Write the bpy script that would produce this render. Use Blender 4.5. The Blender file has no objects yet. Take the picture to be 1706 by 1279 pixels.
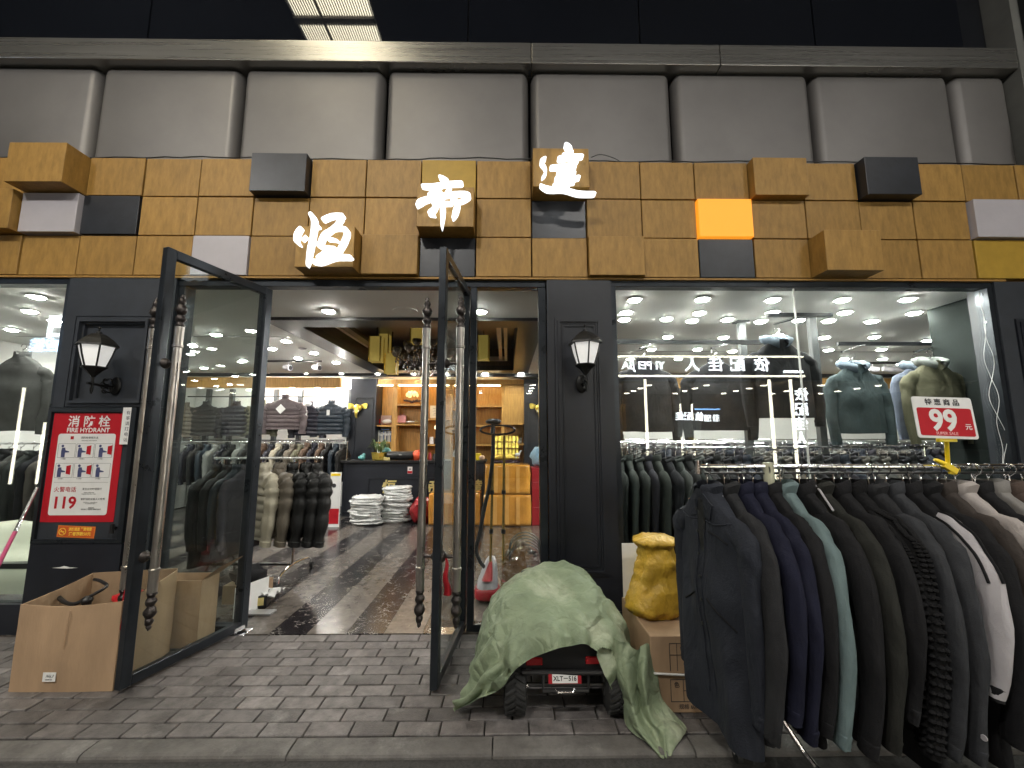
import bpy, bmesh, math, random
from mathutils import Vector, Matrix, noise
R = math.radians; PI = math.pi
random.seed(7)
sc = bpy.context.scene
COL = sc.collection

# ---------------------------------------------------------------- camera
CAM_Z = 1.5; FPX = 690.0; PITCH = R(7.27); YAW = R(-0.66)
cam_d = bpy.data.cameras.new("camera"); cam = bpy.data.objects.new("camera", cam_d); COL.objects.link(cam)
cam_d.sensor_width = 36; cam_d.lens = 36 * FPX / 1706; cam_d.clip_start = .05; cam_d.clip_end = 400
cam.location = (0, 0, CAM_Z); cam.rotation_euler = (R(90) + PITCH, 0, YAW)
sc.camera = cam
# ---------------------------------------------------------------- world: night over the covered street
w = bpy.data.worlds.new("World"); sc.world = w; w.use_nodes = True
nt = w.node_tree; bgn = nt.nodes["Background"]
sky = nt.nodes.new("ShaderNodeTexSky"); sky.sky_type = 'NISHITA'; sky.sun_disc = False
sky.sun_elevation = R(-4); sky.sun_rotation = R(200)
nt.links.new(sky.outputs[0], bgn.inputs[0]); bgn.inputs[1].default_value = .05
# ---------------------------------------------------------------- colour management, sampling
vs = sc.view_settings; vs.view_transform = 'Standard'; vs.look = 'None'; vs.gamma = 1; vs.use_curve_mapping = False
vs.exposure = 0.88
cy = sc.cycles
cy.max_bounces = 8; cy.diffuse_bounces = 4; cy.glossy_bounces = 4; cy.transmission_bounces = 4
cy.transparent_max_bounces = 14; cy.sample_clamp_indirect = 8; cy.caustics_reflective = False; cy.caustics_refractive = False
cy.use_denoising = True; cy.blur_glossy = .5

def ray(px, py):
    x = (px - 853) / FPX; y = (639.5 - py) / FPX
    d = (x, math.cos(PITCH) - y * math.sin(PITCH), math.sin(PITCH) + y * math.cos(PITCH))
    c, s = math.cos(YAW), math.sin(YAW)
    return Vector((c * d[0] - s * d[1], s * d[0] + c * d[1], d[2]))
def at(px, py, Y):
    "point of the upright plane y=Y measured in the photograph"
    d = ray(px, py); t = Y / d.y; return Vector((d.x * t, Y, CAM_Z + d.z * t))
def lev(px, py, z=0.):
    "point of the level plane z measured in the photograph"
    d = ray(px, py); t = (z - CAM_Z) / d.z; return Vector((d.x * t, d.y * t, z))

# ---------------------------------------------------------------- materials
MATS = {}
def M(name, col, rough=.6, metal=0., var=.12, vs_=6., bump=0., bs=60., emit=None, es=0., stretch=(1, 1, 1), rnd=0., spec=.5, sheen=0., coat=0., rough_var=0., wr=0.):
    if name in MATS: return MATS[name]
    m = bpy.data.materials.new(name); m.use_nodes = True; t = m.node_tree; n = t.nodes; L = t.links
    b = n["Principled BSDF"]
    b.inputs["Roughness"].default_value = rough; b.inputs["Metallic"].default_value = metal
    b.inputs["Specular IOR Level"].default_value = spec
    if sheen: b.inputs["Sheen Weight"].default_value = sheen
    if coat: b.inputs["Coat Weight"].default_value = coat; b.inputs["Coat Roughness"].default_value = .12
    tc = n.new("ShaderNodeTexCoord"); mp = n.new("ShaderNodeMapping"); mp.inputs["Scale"].default_value = stretch
    L.new(tc.outputs["Object"], mp.inputs[0])
    src = mp.outputs[0]
    if rnd:
        oi = n.new("ShaderNodeObjectInfo"); add = n.new("ShaderNodeVectorMath"); add.operation = 'ADD'
        cmb = n.new("ShaderNodeMath"); cmb.operation = 'MULTIPLY'; cmb.inputs[1].default_value = 37.
        L.new(oi.outputs["Random"], cmb.inputs[0]); L.new(mp.outputs[0], add.inputs[0]); L.new(cmb.outputs[0], add.inputs[1]); src = add.outputs[0]
    nz = n.new("ShaderNodeTexNoise"); nz.inputs["Scale"].default_value = vs_; nz.inputs["Detail"].default_value = 5; nz.inputs["Roughness"].default_value = .65
    L.new(src, nz.inputs["Vector"])
    rmp = n.new("ShaderNodeValToRGB"); e = rmp.color_ramp.elements; e[0].position = .3; e[1].position = .72
    lo = [max(0, c * (1 - var)) for c in col]; hi = [min(1, c * (1 + var)) for c in col]
    e[0].color = (*lo, 1); e[1].color = (*hi, 1); L.new(nz.outputs[0], rmp.inputs[0])
    colout = rmp.outputs[0]
    if rnd:
        hs = n.new("ShaderNodeHueSaturation"); mr = n.new("ShaderNodeMapRange"); mr.inputs[3].default_value = 1 - rnd; mr.inputs[4].default_value = 1 + rnd
        L.new(oi.outputs["Random"], mr.inputs[0]); L.new(mr.outputs[0], hs.inputs["Value"]); L.new(colout, hs.inputs["Color"]); colout = hs.outputs[0]
    L.new(colout, b.inputs["Base Color"])
    if rough_var:
        r2 = n.new("ShaderNodeMapRange"); r2.inputs[3].default_value = max(.02, rough - rough_var); r2.inputs[4].default_value = min(1, rough + rough_var)
        L.new(nz.outputs[0], r2.inputs[0]); L.new(r2.outputs[0], b.inputs["Roughness"])
    if bump:
        n2 = n.new("ShaderNodeTexNoise"); n2.inputs["Scale"].default_value = bs; n2.inputs["Detail"].default_value = 4; L.new(src, n2.inputs["Vector"])
        bp = n.new("ShaderNodeBump"); bp.inputs["Strength"].default_value = bump; bp.inputs["Distance"].default_value = .01
        L.new(n2.outputs[0], bp.inputs["Height"])
        if wr:
            n4 = n.new("ShaderNodeTexNoise"); n4.inputs["Scale"].default_value = 5.5; n4.inputs["Detail"].default_value = 5; n4.inputs["Distortion"].default_value = .8
            m4 = n.new("ShaderNodeMapping"); m4.inputs["Scale"].default_value = (1.3, 1.3, .55); L.new(src, m4.inputs[0]); L.new(m4.outputs[0], n4.inputs["Vector"])
            b4 = n.new("ShaderNodeBump"); b4.inputs["Strength"].default_value = wr; b4.inputs["Distance"].default_value = .05; L.new(n4.outputs[0], b4.inputs["Height"]); L.new(b4.outputs[0], bp.inputs["Normal"])
        L.new(bp.outputs[0], b.inputs["Normal"])
    if emit: b.inputs["Emission Color"].default_value = (*emit, 1); b.inputs["Emission Strength"].default_value = es
    MATS[name] = m; return m
def glass_mat(name, tint=(.93, .96, .95), ior=1.55, boost=1.0):
    m = bpy.data.materials.new(name); m.use_nodes = True; t = m.node_tree; n = t.nodes; L = t.links
    for x in list(n): n.remove(x)
    out = n.new("ShaderNodeOutputMaterial"); tr = n.new("ShaderNodeBsdfTransparent"); gl = n.new("ShaderNodeBsdfGlossy"); mx = n.new("ShaderNodeMixShader")
    lw = n.new("ShaderNodeLayerWeight"); lw.inputs[0].default_value = .5; tr.inputs[0].default_value = (*tint, 1); gl.inputs["Roughness"].default_value = 0.0
    pw = n.new("ShaderNodeMath"); pw.operation = 'POWER'; pw.inputs[1].default_value = 5; L.new(lw.outputs["Facing"], pw.inputs[0])
    f0 = ((ior - 1) / (ior + 1)) ** 2 * boost
    mu = n.new("ShaderNodeMath"); mu.operation = 'MULTIPLY_ADD'; mu.inputs[1].default_value = 1 - f0; mu.inputs[2].default_value = f0; mu.use_clamp = True
    L.new(pw.outputs[0], mu.inputs[0]); L.new(mu.outputs[0], mx.inputs[0]); L.new(tr.outputs[0], mx.inputs[1]); L.new(gl.outputs[0], mx.inputs[2]); L.new(mx.outputs[0], out.inputs[0])
    MATS[name] = m; return m
def emis(name, col, s):
    m = bpy.data.materials.new(name); m.use_nodes = True; t = m.node_tree; b = t.nodes["Principled BSDF"]
    b.inputs["Base Color"].default_value = (*[c * .6 for c in col], 1); b.inputs["Emission Color"].default_value = (*col, 1); b.inputs["Emission Strength"].default_value = s
    MATS[name] = m; return m
GLASS = glass_mat("window_glass", (.90, .93, .92), 1.5, 1.25)
GLASS_DOOR = glass_mat("door_glass", (.92, .95, .94), 1.5, 1.0)
BLACKGLASS = M("black_glass", (.006, .007, .010), .03, 0, .1, 1., spec=.9)
def wood_mat(name, col, rough=.45, rnd=.12, grain=(14, 14, 1.2), var=.3, spec=.4):
    return M(name, col, rough, 0, var, 3.5, .08, 120, stretch=grain, rnd=rnd, spec=spec)
OCHRE = M("ochre_laminate", (.305, .172, .042), .5, 0, .24, 5., .05, 90, stretch=(4.5, 4.5, 1.3), rnd=.09, spec=.35)
OCHREG = M("golden_laminate", (.38, .235, .03), .5, 0, .15, 6., .05, 90, spec=.35)
BACKING = M("brown_backing", (.13, .055, .02), .6, 0, .3, 4)
NAVY = M("navy_paint", (.010, .012, .018), .42, 0, .3, 3., .06, 25, rough_var=.1, spec=.5)
NAVY2 = M("dark_slate_panel", (.026, .030, .038), .5, 0, .25, 5., .05, 30)
BLACKM = M("black_metal", (.012, .013, .015), .33, .3, .3, 8, rough_var=.08)
FRAME = M("anthracite_frame", (.030, .035, .042), .3, .55, .25, 5, rough_var=.1)
WHITEP = M("white_panel", (.42, .395, .42), .45, 0, .07, 3)
STEEL = M("brushed_steel", (.33, .315, .30), .30, .82, .12, 2., .03, 60, stretch=(1, 1, 14), rough_var=.07)
STEELD = M("bronze_panel", (.155, .147, .141), .50, .50, .12, 1.3, .02, 50, rough_var=.06)
CHROME = M("chrome", (.72, .72, .74), .16, 1, .08, 10, rough_var=.06)
IRON = M("aged_iron", (.42, .39, .36), .30, .9, .35, 18, .25, 90, stretch=(1, 1, .15), rough_var=.12)
IROND = M("dark_cast_iron", (.06, .052, .05), .35, .8, .5, 30, .3, 120)
WALLW = M("white_wall", (.72, .72, .70), .6, 0, .05, 2)
CEIL = M("ceiling_paint", (.80, .80, .76), .7, 0, .04, 1.2)
GREYW = M("grey_green_wall", (.022, .027, .026), .85, 0, .2, 2, spec=.08)
YWOOD = wood_mat("honey_wood", (.50, .27, .075), .4, .05)
DWOOD = M("dark_ceiling_wood", (.085, .058, .042), .35, 0, .4, 3, .05, 60, stretch=(6, 1, 1))
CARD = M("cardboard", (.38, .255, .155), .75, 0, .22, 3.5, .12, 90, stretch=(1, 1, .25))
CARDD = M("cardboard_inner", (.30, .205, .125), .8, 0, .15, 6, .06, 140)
PAPER = M("white_paper", (.72, .72, .71), .6, 0, .06, 8)
RED = M("red_print", (.43, .013, .022), .6, 0, .08, 5, spec=.2)
REDD = M("deep_red", (.33, .012, .02), .4, 0, .15, 5)
INK = M("dark_ink", (.03, .03, .035), .6)
NAVYINK = M("blue_ink", (.06, .07, .17), .6)
YEL = M("yellow_plastic", (.85, .62, .02), .35)
ORG = M("orange_print", (.75, .20, .03), .45)
GOLD = M("gold_leaf", (.85, .60, .12), .28, .85, .3, 20, .3, 60)
GOLDT = M("gold_acrylic", (.72, .60, .25), .35, .3)
BLACKP = M("black_plastic", (.014, .014, .015), .35)
RUBBER = M("rubber", (.018, .018, .018), .8, 0, .3, 30, .2, 100)
LAMP_WHITE = emis("downlight_glow", (1, .97, .90), 235.)
SIGNW = emis("sign_white", (.93, .98, 1.0), .95)
BOXGLOW = emis("amber_glow", (1.0, .34, .022), .52)

# ---------------------------------------------------------------- objects
def tag(o, label=None, cat=None, group=None, kind=None):
    if label: o["label"] = label
    if cat: o["category"] = cat
    if group: o["group"] = group
    if kind: o["kind"] = kind
    return o
def empty(name, loc, label, cat, group=None, rz=0.):
    o = bpy.data.objects.new(name, None); COL.objects.link(o); o.location = loc; o.rotation_euler = (0, 0, rz); o.empty_display_size = .1
    return tag(o, label, cat, group)
class MB:
    def __init__(s): s.v = []; s.f = []
    def quad(s, a, b, c, d):
        i = len(s.v); s.v += [tuple(a), tuple(b), tuple(c), tuple(d)]; s.f.append((i, i + 1, i + 2, i + 3)); return s
    def tri(s, a, b, c):
        i = len(s.v); s.v += [tuple(a), tuple(b), tuple(c)]; s.f.append((i, i + 1, i + 2)); return s
    def box(s, x0, x1, y0, y1, z0, z1):
        i = len(s.v)
        s.v += [(x0, y0, z0), (x1, y0, z0), (x1, y1, z0), (x0, y1, z0), (x0, y0, z1), (x1, y0, z1), (x1, y1, z1), (x0, y1, z1)]
        s.f += [tuple(i + k for k in q) for q in ((0, 3, 2, 1), (4, 5, 6, 7), (0, 1, 5, 4), (1, 2, 6, 5), (2, 3, 7, 6), (3, 0, 4, 7))]; return s
    def obox(s, c, ax, ay, az):
        "oriented box: centre and three half-axis vectors"
        c, ax, ay, az = map(Vector, (c, ax, ay, az)); i = len(s.v)
        for sz in (-1, 1):
            for sx, sy in ((-1, -1), (1, -1), (1, 1), (-1, 1)): s.v.append(tuple(c + ax * sx + ay * sy + az * sz))
        s.f += [tuple(i + k for k in q) for q in ((0, 3, 2, 1), (4, 5, 6, 7), (0, 1, 5, 4), (1, 2, 6, 5), (2, 3, 7, 6), (3, 0, 4, 7))]; return s
    def tube(s, pts, r, n=8, flat=None, cap=True):
        pts = [Vector(p) for p in pts]; m = len(pts); rs = r if isinstance(r, (list, tuple)) else [r] * m
        i0 = len(s.v); up = None
        for k, p in enumerate(pts):
            d = (pts[min(k + 1, m - 1)] - pts[max(k - 1, 0)])
            if d.length < 1e-9: d = Vector((0, 0, 1))
            d.normalize()
            if up is None: up = d.orthogonal().normalized()
            u = (up - d * up.dot(d)); u = u.normalized() if u.length > 1e-6 else d.orthogonal().normalized(); up = u
            v = d.cross(u)
            for j in range(n):
                a = 2 * PI * j / n; s.v.append(tuple(p + u * math.cos(a) * rs[k] + v * math.sin(a) * rs[k]))
        for k in range(m - 1):
            for j in range(n):
                a = i0 + k * n + j; b = i0 + k * n + (j + 1) % n; s.f.append((a, b, b + n, a + n))
        if cap:
            s.f.append(tuple(i0 + j for j in reversed(range(n)))); s.f.append(tuple(i0 + (m - 1) * n + j for j in range(n)))
        return s
    def lathe(s, prof, c=(0, 0, 0), n=16):
        "profile of (radius, z) about a vertical axis"
        i0 = len(s.v)
        for r, z in prof:
            for j in range(n):
                a = 2 * PI * j / n; s.v.append((c[0] + r * math.cos(a), c[1] + r * math.sin(a), c[2] + z))
        for k in range(len(prof) - 1):
            for j in range(n):
                a = i0 + k * n + j; b = i0 + k * n + (j + 1) % n; s.f.append((a, b, b + n, a + n))
        s.f.append(tuple(i0 + j for j in reversed(range(n)))); s.f.append(tuple(i0 + (len(prof) - 1) * n + j for j in range(n)))
        return s
    def loft(s, rings, closed=True, cap0=False, cap1=False):
        i0 = len(s.v); n = len(rings[0])
        for r in rings: s.v += [tuple(p) for p in r]
        for k in range(len(rings) - 1):
            for j in range(n if closed else n - 1):
                a = i0 + k * n + j; b = i0 + k * n + (j + 1) % n; s.f.append((a, b, b + n, a + n))
        if cap0: s.f.append(tuple(i0 + j for j in reversed(range(n))))
        if cap1: s.f.append(tuple(i0 + (len(rings) - 1) * n + j for j in range(n)))
        return s
    def prism(s, poly, y0, y1):
        "polygon in XZ extruded along Y"
        i = len(s.v); n = len(poly)
        s.v += [(x, y0, z) for x, z in poly] + [(x, y1, z) for x, z in poly]
        s.f.append(tuple(i + j for j in range(n))); s.f.append(tuple(i + n + j for j in reversed(range(n))))
        for j in range(n): k = (j + 1) % n; s.f.append((i + j, i + n + j, i + n + k, i + k))
        return s
    def ball(s, c, rx, ry, rz, n=12, m=7, wob=0., sd=0.):
        rings = []
        for k in range(m + 1):
            th = PI * k / m; rr = []
            for j in range(n):
                a = 2 * PI * j / n; q = Vector((math.sin(th) * math.cos(a), math.sin(th) * math.sin(a), math.cos(th)))
                f = 1 + (noise.noise(q * 2.3 + Vector((sd, sd * .7, 0))) * wob if wob else 0)
                rr.append((c[0] + q.x * rx * f, c[1] + q.y * ry * f, c[2] + q.z * rz * f))
            rings.append(rr)
        return s.loft(rings)
    def mesh(s, name, mat, smooth=False, bevel=0., seg=1):
        me = bpy.data.meshes.new(name); me.from_pydata(s.v, [], s.f); me.validate()
        bm = bmesh.new(); bm.from_mesh(me)
        if smooth: bmesh.ops.remove_doubles(bm, verts=bm.verts, dist=1e-5)
        bmesh.ops.recalc_face_normals(bm, faces=bm.faces)
        if bevel: bmesh.ops.bevel(bm, geom=list(bm.edges), offset=bevel, segments=seg, affect='EDGES', profile=.5, clamp_overlap=True)
        bm.to_mesh(me); bm.free()
        if smooth:
            me.polygons.foreach_set("use_smooth", [True] * len(me.polygons))
            try: me.set_sharp_from_angle(angle=R(smooth if smooth is not True else 50))
            except Exception: pass
        me.materials.append(mat if not isinstance(mat, str) else MATS[mat]); return me
    def obj(s, name, mat, parent=None, loc=(0, 0, 0), rz=0., smooth=False, bevel=0., seg=1, world=True):
        me = s.mesh(name, mat, smooth, bevel, seg); o = bpy.data.objects.new(name, me); COL.objects.link(o)
        o.location = loc; o.rotation_euler = (0, 0, rz)
        if parent is not None:
            o.parent = parent
            if world: o.matrix_parent_inverse = inv(parent)
        return o
def wm(o):
    m = Matrix.LocRotScale(o.location, o.rotation_euler, o.scale)
    return wm(o.parent) @ o.matrix_parent_inverse @ m if o.parent else m
def inv(p): return wm(p).inverted()
def inst(me, name, parent=None, loc=(0, 0, 0), rot=(0, 0, 0), scale=(1, 1, 1), world=False):
    o = bpy.data.objects.new(name, me); COL.objects.link(o); o.location = loc; o.rotation_euler = rot; o.scale = scale
    if parent is not None:
        o.parent = parent
        if world: o.matrix_parent_inverse = inv(parent)
    return o
def struct(mb, name, mat, **k):
    o = mb.obj(name, mat, **k); o["kind"] = "structure"; return o
def text(body, size, mat, parent, loc, rot=(R(90), 0, 0), depth=.002, name="lettering", bold=0., space=1., sx=1., world=True, align='CENTER', shear=0.):
    cu = bpy.data.curves.new("t", 'FONT'); cu.body = body; cu.size = size; cu.extrude = depth; cu.offset = bold; cu.space_character = space
    cu.align_x = align; cu.align_y = 'CENTER'; cu.resolution_u = 3; cu.shear = shear
    t = bpy.data.objects.new("t", cu); COL.objects.link(t); bpy.context.view_layer.update()
    dg = bpy.context.evaluated_depsgraph_get(); me = bpy.data.meshes.new_from_object(t.evaluated_get(dg)); bpy.data.objects.remove(t)
    me.materials.clear(); me.materials.append(mat); me.name = name
    return inst(me, name, parent, loc, rot, (sx, 1, 1), world)
def copy_tree(o, parent=None):
    c = o.copy(); COL.objects.link(c); c.parent = parent
    if parent is None: c.matrix_parent_inverse = Matrix()
    for ch in o.children: copy_tree(ch, c)
    return c
_u = "zero first second third fourth fifth sixth seventh eighth ninth tenth eleventh twelfth thirteenth fourteenth fifteenth sixteenth seventeenth eighteenth nineteenth".split()
def nth(k):
    if k < 20: return _u[k]
    t_ = {2: "twenty", 3: "thirty", 4: "forty", 5: "fifty"}[k // 10]
    return t_ + "-" + _u[k % 10] if k % 10 else t_[:-1] + "ieth"
def sm(t): t = max(0, min(1, t)); return t * t * (3 - 2 * t)
def lerp(a, b, t): return a + (b - a) * t
def cr(pts, n):
    "Catmull-Rom resample of a list of Vectors"
    P = [pts[0]] + list(pts) + [pts[-1]]; out = []; m = len(pts) - 1
    for i in range(n):
        u = i / (n - 1) * m; k = min(int(u), m - 1); t = u - k; a, b, c, d = P[k:k + 4]
        out.append(.5 * ((2 * b) + (c - a) * t + (2 * a - 5 * b + 4 * c - d) * t * t + (3 * b - a - 3 * c + d) * t ** 3))
    return out
FILL_W = 110.   # added lamps, out of view: watts per floodlight
# ================================================================ setting
YF = 3.4            # the shop front plane
LX, RX, BY = -7.0, 9.5, 9.35
# road, kerb, pavement
ASPH = M("asphalt", (.052, .050, .048), .9, 0, .45, 60, .9, 220, rough_var=.05)
struct(MB().quad((-30, -5.6, -.028), (30, -5.6, -.028), (30, 2.24, -.028), (-30, 2.24, -.028)), "road", ASPH)
struct(MB().quad((-60, -60, -.09), (60, -60, -.09), (60, 60, -.09), (-60, 60, -.09)), "ground", M("dark_ground", (.05, .05, .05), .9))
KERBM = M("kerb_stone", (.14, .133, .127), .85, 0, .35, 9, .35, 120, rnd=.08)
kb = MB(); kb.box(-9, 9, 2.20, 2.31, -.085, -.02); kerb = struct(kb, "kerb", KERBM)
kx = -8.4; kl = .98
kp = MB(); kp.v = []
kme = None
prof = [(2.188, -.055), (2.190, -.016), (2.197, -.007), (2.212, -.0015), (2.225, 0), (2.30, 0.), (2.308, -.004), (2.308, -.055)]
m_ = MB(); hl = kl / 2 - .004
m_.loft([[(-hl, y - 2.2, z) for y, z in prof], [(hl, y - 2.2, z) for y, z in prof]], True, True, True)
kme = m_.mesh("kerb_stone", KERBM)
for i in range(17): inst(kme, "kerb_stone", kerb, (kx + i * kl, 2.2, random.uniform(-.002, .002)))
PAV = M("paver_concrete", (.150, .138, .135), .6, 0, .48, 13, .55, 150, rnd=.30, rough_var=.2)
def scuff(m, amt=.5, sc=3.5):
    t = m.node_tree; n = t.nodes; L = t.links; b = n["Principled BSDF"]; src = b.inputs["Base Color"].links[0].from_socket
    g = n.new("ShaderNodeNewGeometry"); a = n.new("ShaderNodeTexNoise"); a.inputs["Scale"].default_value = sc; a.inputs["Detail"].default_value = 7; a.inputs["Roughness"].default_value = .75; L.new(g.outputs["Position"], a.inputs["Vector"])
    r = n.new("ShaderNodeValToRGB"); r.color_ramp.elements[0].position = .56; r.color_ramp.elements[1].position = .74; r.color_ramp.elements[1].color = (amt, amt, amt, 1); L.new(a.outputs[0], r.inputs[0])
    c = n.new("ShaderNodeTexNoise"); c.inputs["Scale"].default_value = 1.3; c.inputs["Detail"].default_value = 4; L.new(g.outputs["Position"], c.inputs["Vector"])
    r2 = n.new("ShaderNodeValToRGB"); r2.color_ramp.elements[0].position = .35; r2.color_ramp.elements[0].color = (.60, .58, .57, 1); r2.color_ramp.elements[1].position = .6; r2.color_ramp.elements[1].color = (1, 1, 1, 1); L.new(c.outputs[0], r2.inputs[0])
    mu = n.new("ShaderNodeMix"); mu.data_type = 'RGBA'; mu.blend_type = 'MULTIPLY'; mu.inputs[0].default_value = 1; L.new(src, mu.inputs[6]); L.new(r2.outputs[0], mu.inputs[7])
    mx = n.new("ShaderNodeMix"); mx.data_type = 'RGBA'; L.new(r.outputs[0], mx.inputs[0]); L.new(mu.outputs[2], mx.inputs[6]); mx.inputs[7].default_value = (.34, .33, .32, 1); L.new(mx.outputs[2], b.inputs["Base Color"])
scuff(PAV, .55); scuff(KERBM, .4, 5)
pave = struct(MB().quad((-9, 2.30, -.016), (9, 2.30, -.016), (9, 3.41, -.016), (-9, 3.41, -.016)), "pavement", M("joint_sand", (.045, .042, .038), .95, 0, .3, 40, .4, 200))
PW, PH = .230, .1085
pm = []
for k in range(3):
    b_ = MB().box(-PW / 2 + .004, PW / 2 - .004, -PH / 2 + .0035, PH / 2 - .0035, -.05, 0); pm.append(b_.mesh("paver", PAV, bevel=.0035))
cand = []
rows = 10
for r in range(rows):
    y = 2.314 + PH / 2 + r * PH
    off = (r % 2) * PW / 2 + [.0, .03, -.02, .01, .04, 0, -.03, .02, 0, .03][r]
    for c in range(-38, 39):
        x = c * PW + off
        cand.append((abs(x) / y, x, y))
cand.sort(key=lambda t: t[0]); rest = MB()
for k, (q, x, y) in enumerate(cand):
    dz = random.uniform(-.0025, .0015); rx_ = random.gauss(0, .006); ry_ = random.gauss(0, .006)
    if k < 298: inst(pm[k % 3], "paver", pave, (x, y, dz), (rx_, ry_, random.gauss(0, .008)))
    elif abs(x) < 9: rest.box(x - PW / 2 + .004, x + PW / 2 - .004, y - PH / 2 + .0035, y + PH / 2 - .0035, -.05, dz)
o = rest.obj("far_pavers", PAV, pave); o["kind"] = "stuff"

# interior marble floor in bands that run into the shop
def marble(name, col, vein, rough=.12, vs_=5., vthin=.02):
    m = bpy.data.materials.new(name); m.use_nodes = True; t = m.node_tree; n = t.nodes; L = t.links; b = n["Principled BSDF"]
    tc = n.new("ShaderNodeTexCoord"); nz = n.new("ShaderNodeTexNoise"); nz.inputs["Scale"].default_value = 9; nz.inputs["Detail"].default_value = 8; nz.inputs["Roughness"].default_value = .7
    geo = n.new("ShaderNodeNewGeometry"); L.new(geo.outputs["Position"], nz.inputs["Vector"])
    r = n.new("ShaderNodeValToRGB"); r.color_ramp.elements[0].position = .3; r.color_ramp.elements[1].position = .7
    r.color_ramp.elements[0].color = (*[c * .55 for c in col], 1); r.color_ramp.elements[1].color = (*[c * 1.45 for c in col], 1); L.new(nz.outputs[0], r.inputs[0])
    wv = n.new("ShaderNodeTexNoise"); wv.inputs["Scale"].default_value = 4.5; wv.inputs["Detail"].default_value = 6; L.new(geo.outputs["Position"], wv.inputs["Vector"])
    ad = n.new("ShaderNodeVectorMath"); ad.operation = 'SCALE'; ad.inputs[3].default_value = .8; L.new(wv.outputs["Color"], ad.inputs[0])
    a2 = n.new("ShaderNodeVectorMath"); a2.operation = 'ADD'; L.new(geo.outputs["Position"], a2.inputs[0]); L.new(ad.outputs[0], a2.inputs[1])
    vo = n.new("ShaderNodeTexVoronoi"); vo.feature = 'DISTANCE_TO_EDGE'; vo.inputs["Scale"].default_value = vs_; L.new(a2.outputs[0], vo.inputs["Vector"])
    r2 = n.new("ShaderNodeValToRGB"); r2.color_ramp.elements[0].position = 0; r2.color_ramp.elements[1].position = vthin; r2.color_ramp.elements[0].color = (1, 1, 1, 1); r2.color_ramp.elements[1].color = (0, 0, 0, 1); L.new(vo.outputs[0], r2.inputs[0])
    n3 = n.new("ShaderNodeTexNoise"); n3.inputs["Scale"].default_value = 7; L.new(geo.outputs["Position"], n3.inputs["Vector"])
    r3 = n.new("ShaderNodeValToRGB"); r3.color_ramp.elements[0].position = .47; r3.color_ramp.elements[1].position = .58; L.new(n3.outputs[0], r3.inputs[0])
    mu = n.new("ShaderNodeMath"); mu.operation = 'MULTIPLY'; L.new(r2.outputs[0], mu.inputs[0]); L.new(r3.outputs[0], mu.inputs[1])
    mx = n.new("ShaderNodeMix"); mx.data_type = 'RGBA'; L.new(mu.outputs[0], mx.inputs[0]); L.new(r.outputs[0], mx.inputs[6]); mx.inputs[7].default_value = (*vein, 1)
    L.new(mx.outputs[2], b.inputs["Base Color"]); b.inputs["Roughness"].default_value = rough; MATS[name] = m; return m
MB_BLK = marble("black_veined_marble", (.013, .011, .013), (.42, .39, .35), .20, 8.5, .034)
MB_BRN = marble("brown_marble", (.098, .086, .076), (.22, .20, .17), .24, 4, .02)
floor = struct(MB().quad((LX, 3.41, -.012), (RX, 3.41, -.012), (RX, BY, -.012), (LX, BY, -.012)), "floor", M("floor_bed", (.1, .09, .08), .7))
bw = (.30, .29); x = -1.83 - .30 - 8 * (bw[0] + bw[1]); i = 0
while x < 6.4:
    wd = bw[i % 2]
    for (y0, y1) in ((3.412, 4.9), (4.9, 6.9), (6.9, 9.3)):
        s_ = MB().box(x + .0012, x + wd - .0012, y0 + .001, y1 - .001, -.02, 0)
        o = s_.obj("marble_band", MB_BRN if i % 2 == 0 else MB_BLK, floor)
    x += wd; i += 1
s_ = MB().box(x, RX, 3.412, 9.3, -.02, 0); s_.obj("marble_band", MB_BRN, floor)

# ceiling with a recess over the entrance; walls
CZ_ = 2.82; RX0, RX1, RY0, RY1 = -2.72, .42, 4.5, 8.3
cm = MB()
for (x0, x1, y0, y1) in ((LX, RX0, 3.52, BY), (RX1, RX, 3.52, BY), (RX0, RX1, 3.52, RY0), (RX0, RX1, RY1, BY)): cm.box(x0, x1, y0, y1, CZ_, CZ_ + .06)
ceil = struct(cm, "ceiling", CEIL)
rb = MB(); t_ = .30; zr = 3.22
rb.box(RX0, RX1, RY0, RY0 + t_, CZ_ - .035, CZ_ + .06).box(RX0, RX1, RY1 - t_, RY1, CZ_ - .035, CZ_ + .06).box(RX0, RX0 + t_, RY0 + t_, RY1 - t_, CZ_ - .035, CZ_ + .06).box(RX1 - t_, RX1, RY0 + t_, RY1 - t_, CZ_ - .035, CZ_ + .06)
rb.obj("recess_border", M("black_wood_border", (.03, .028, .03), .3, 0, .5, 3, .05, 60, stretch=(6, 1, 1)), ceil)
rb = MB(); i0 = t_
rb.box(RX0, RX1, RY0, RY1, zr, zr + .05); rb.obj("recess_top", M("recess_navy", (.018, .018, .03), .3), ceil)
rb = MB(); e_ = .02
rb.box(RX0 + i0, RX1 - i0, RY0 + i0 - .02, RY0 + i0, CZ_ + .06, zr).box(RX0 + i0, RX1 - i0, RY1 - i0, RY1 - i0 + .02, CZ_ + .06, zr).box(RX0 + i0 - .02, RX0 + i0, RY0 + i0, RY1 - i0, CZ_ + .06, zr).box(RX1 - i0, RX1 - i0 + .02, RY0 + i0, RY1 - i0, CZ_ + .06, zr)
rb.obj("recess_side", DWOOD, ceil)
rb = MB(); g0 = RX0 + i0 + .12; g1 = RX1 - i0 - .12; h0 = RY0 + i0 + .12; h1 = RY1 - i0 - .12; zt = CZ_ + .13
rb.box(g0, g1, h0, h0 + .05, zt, zt + .08).box(g0, g1, h1 - .05, h1, zt, zt + .08).box(g0, g0 + .05, h0, h1, zt, zt + .08).box(g1 - .05, g1, h0, h1, zt, zt + .08)
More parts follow.
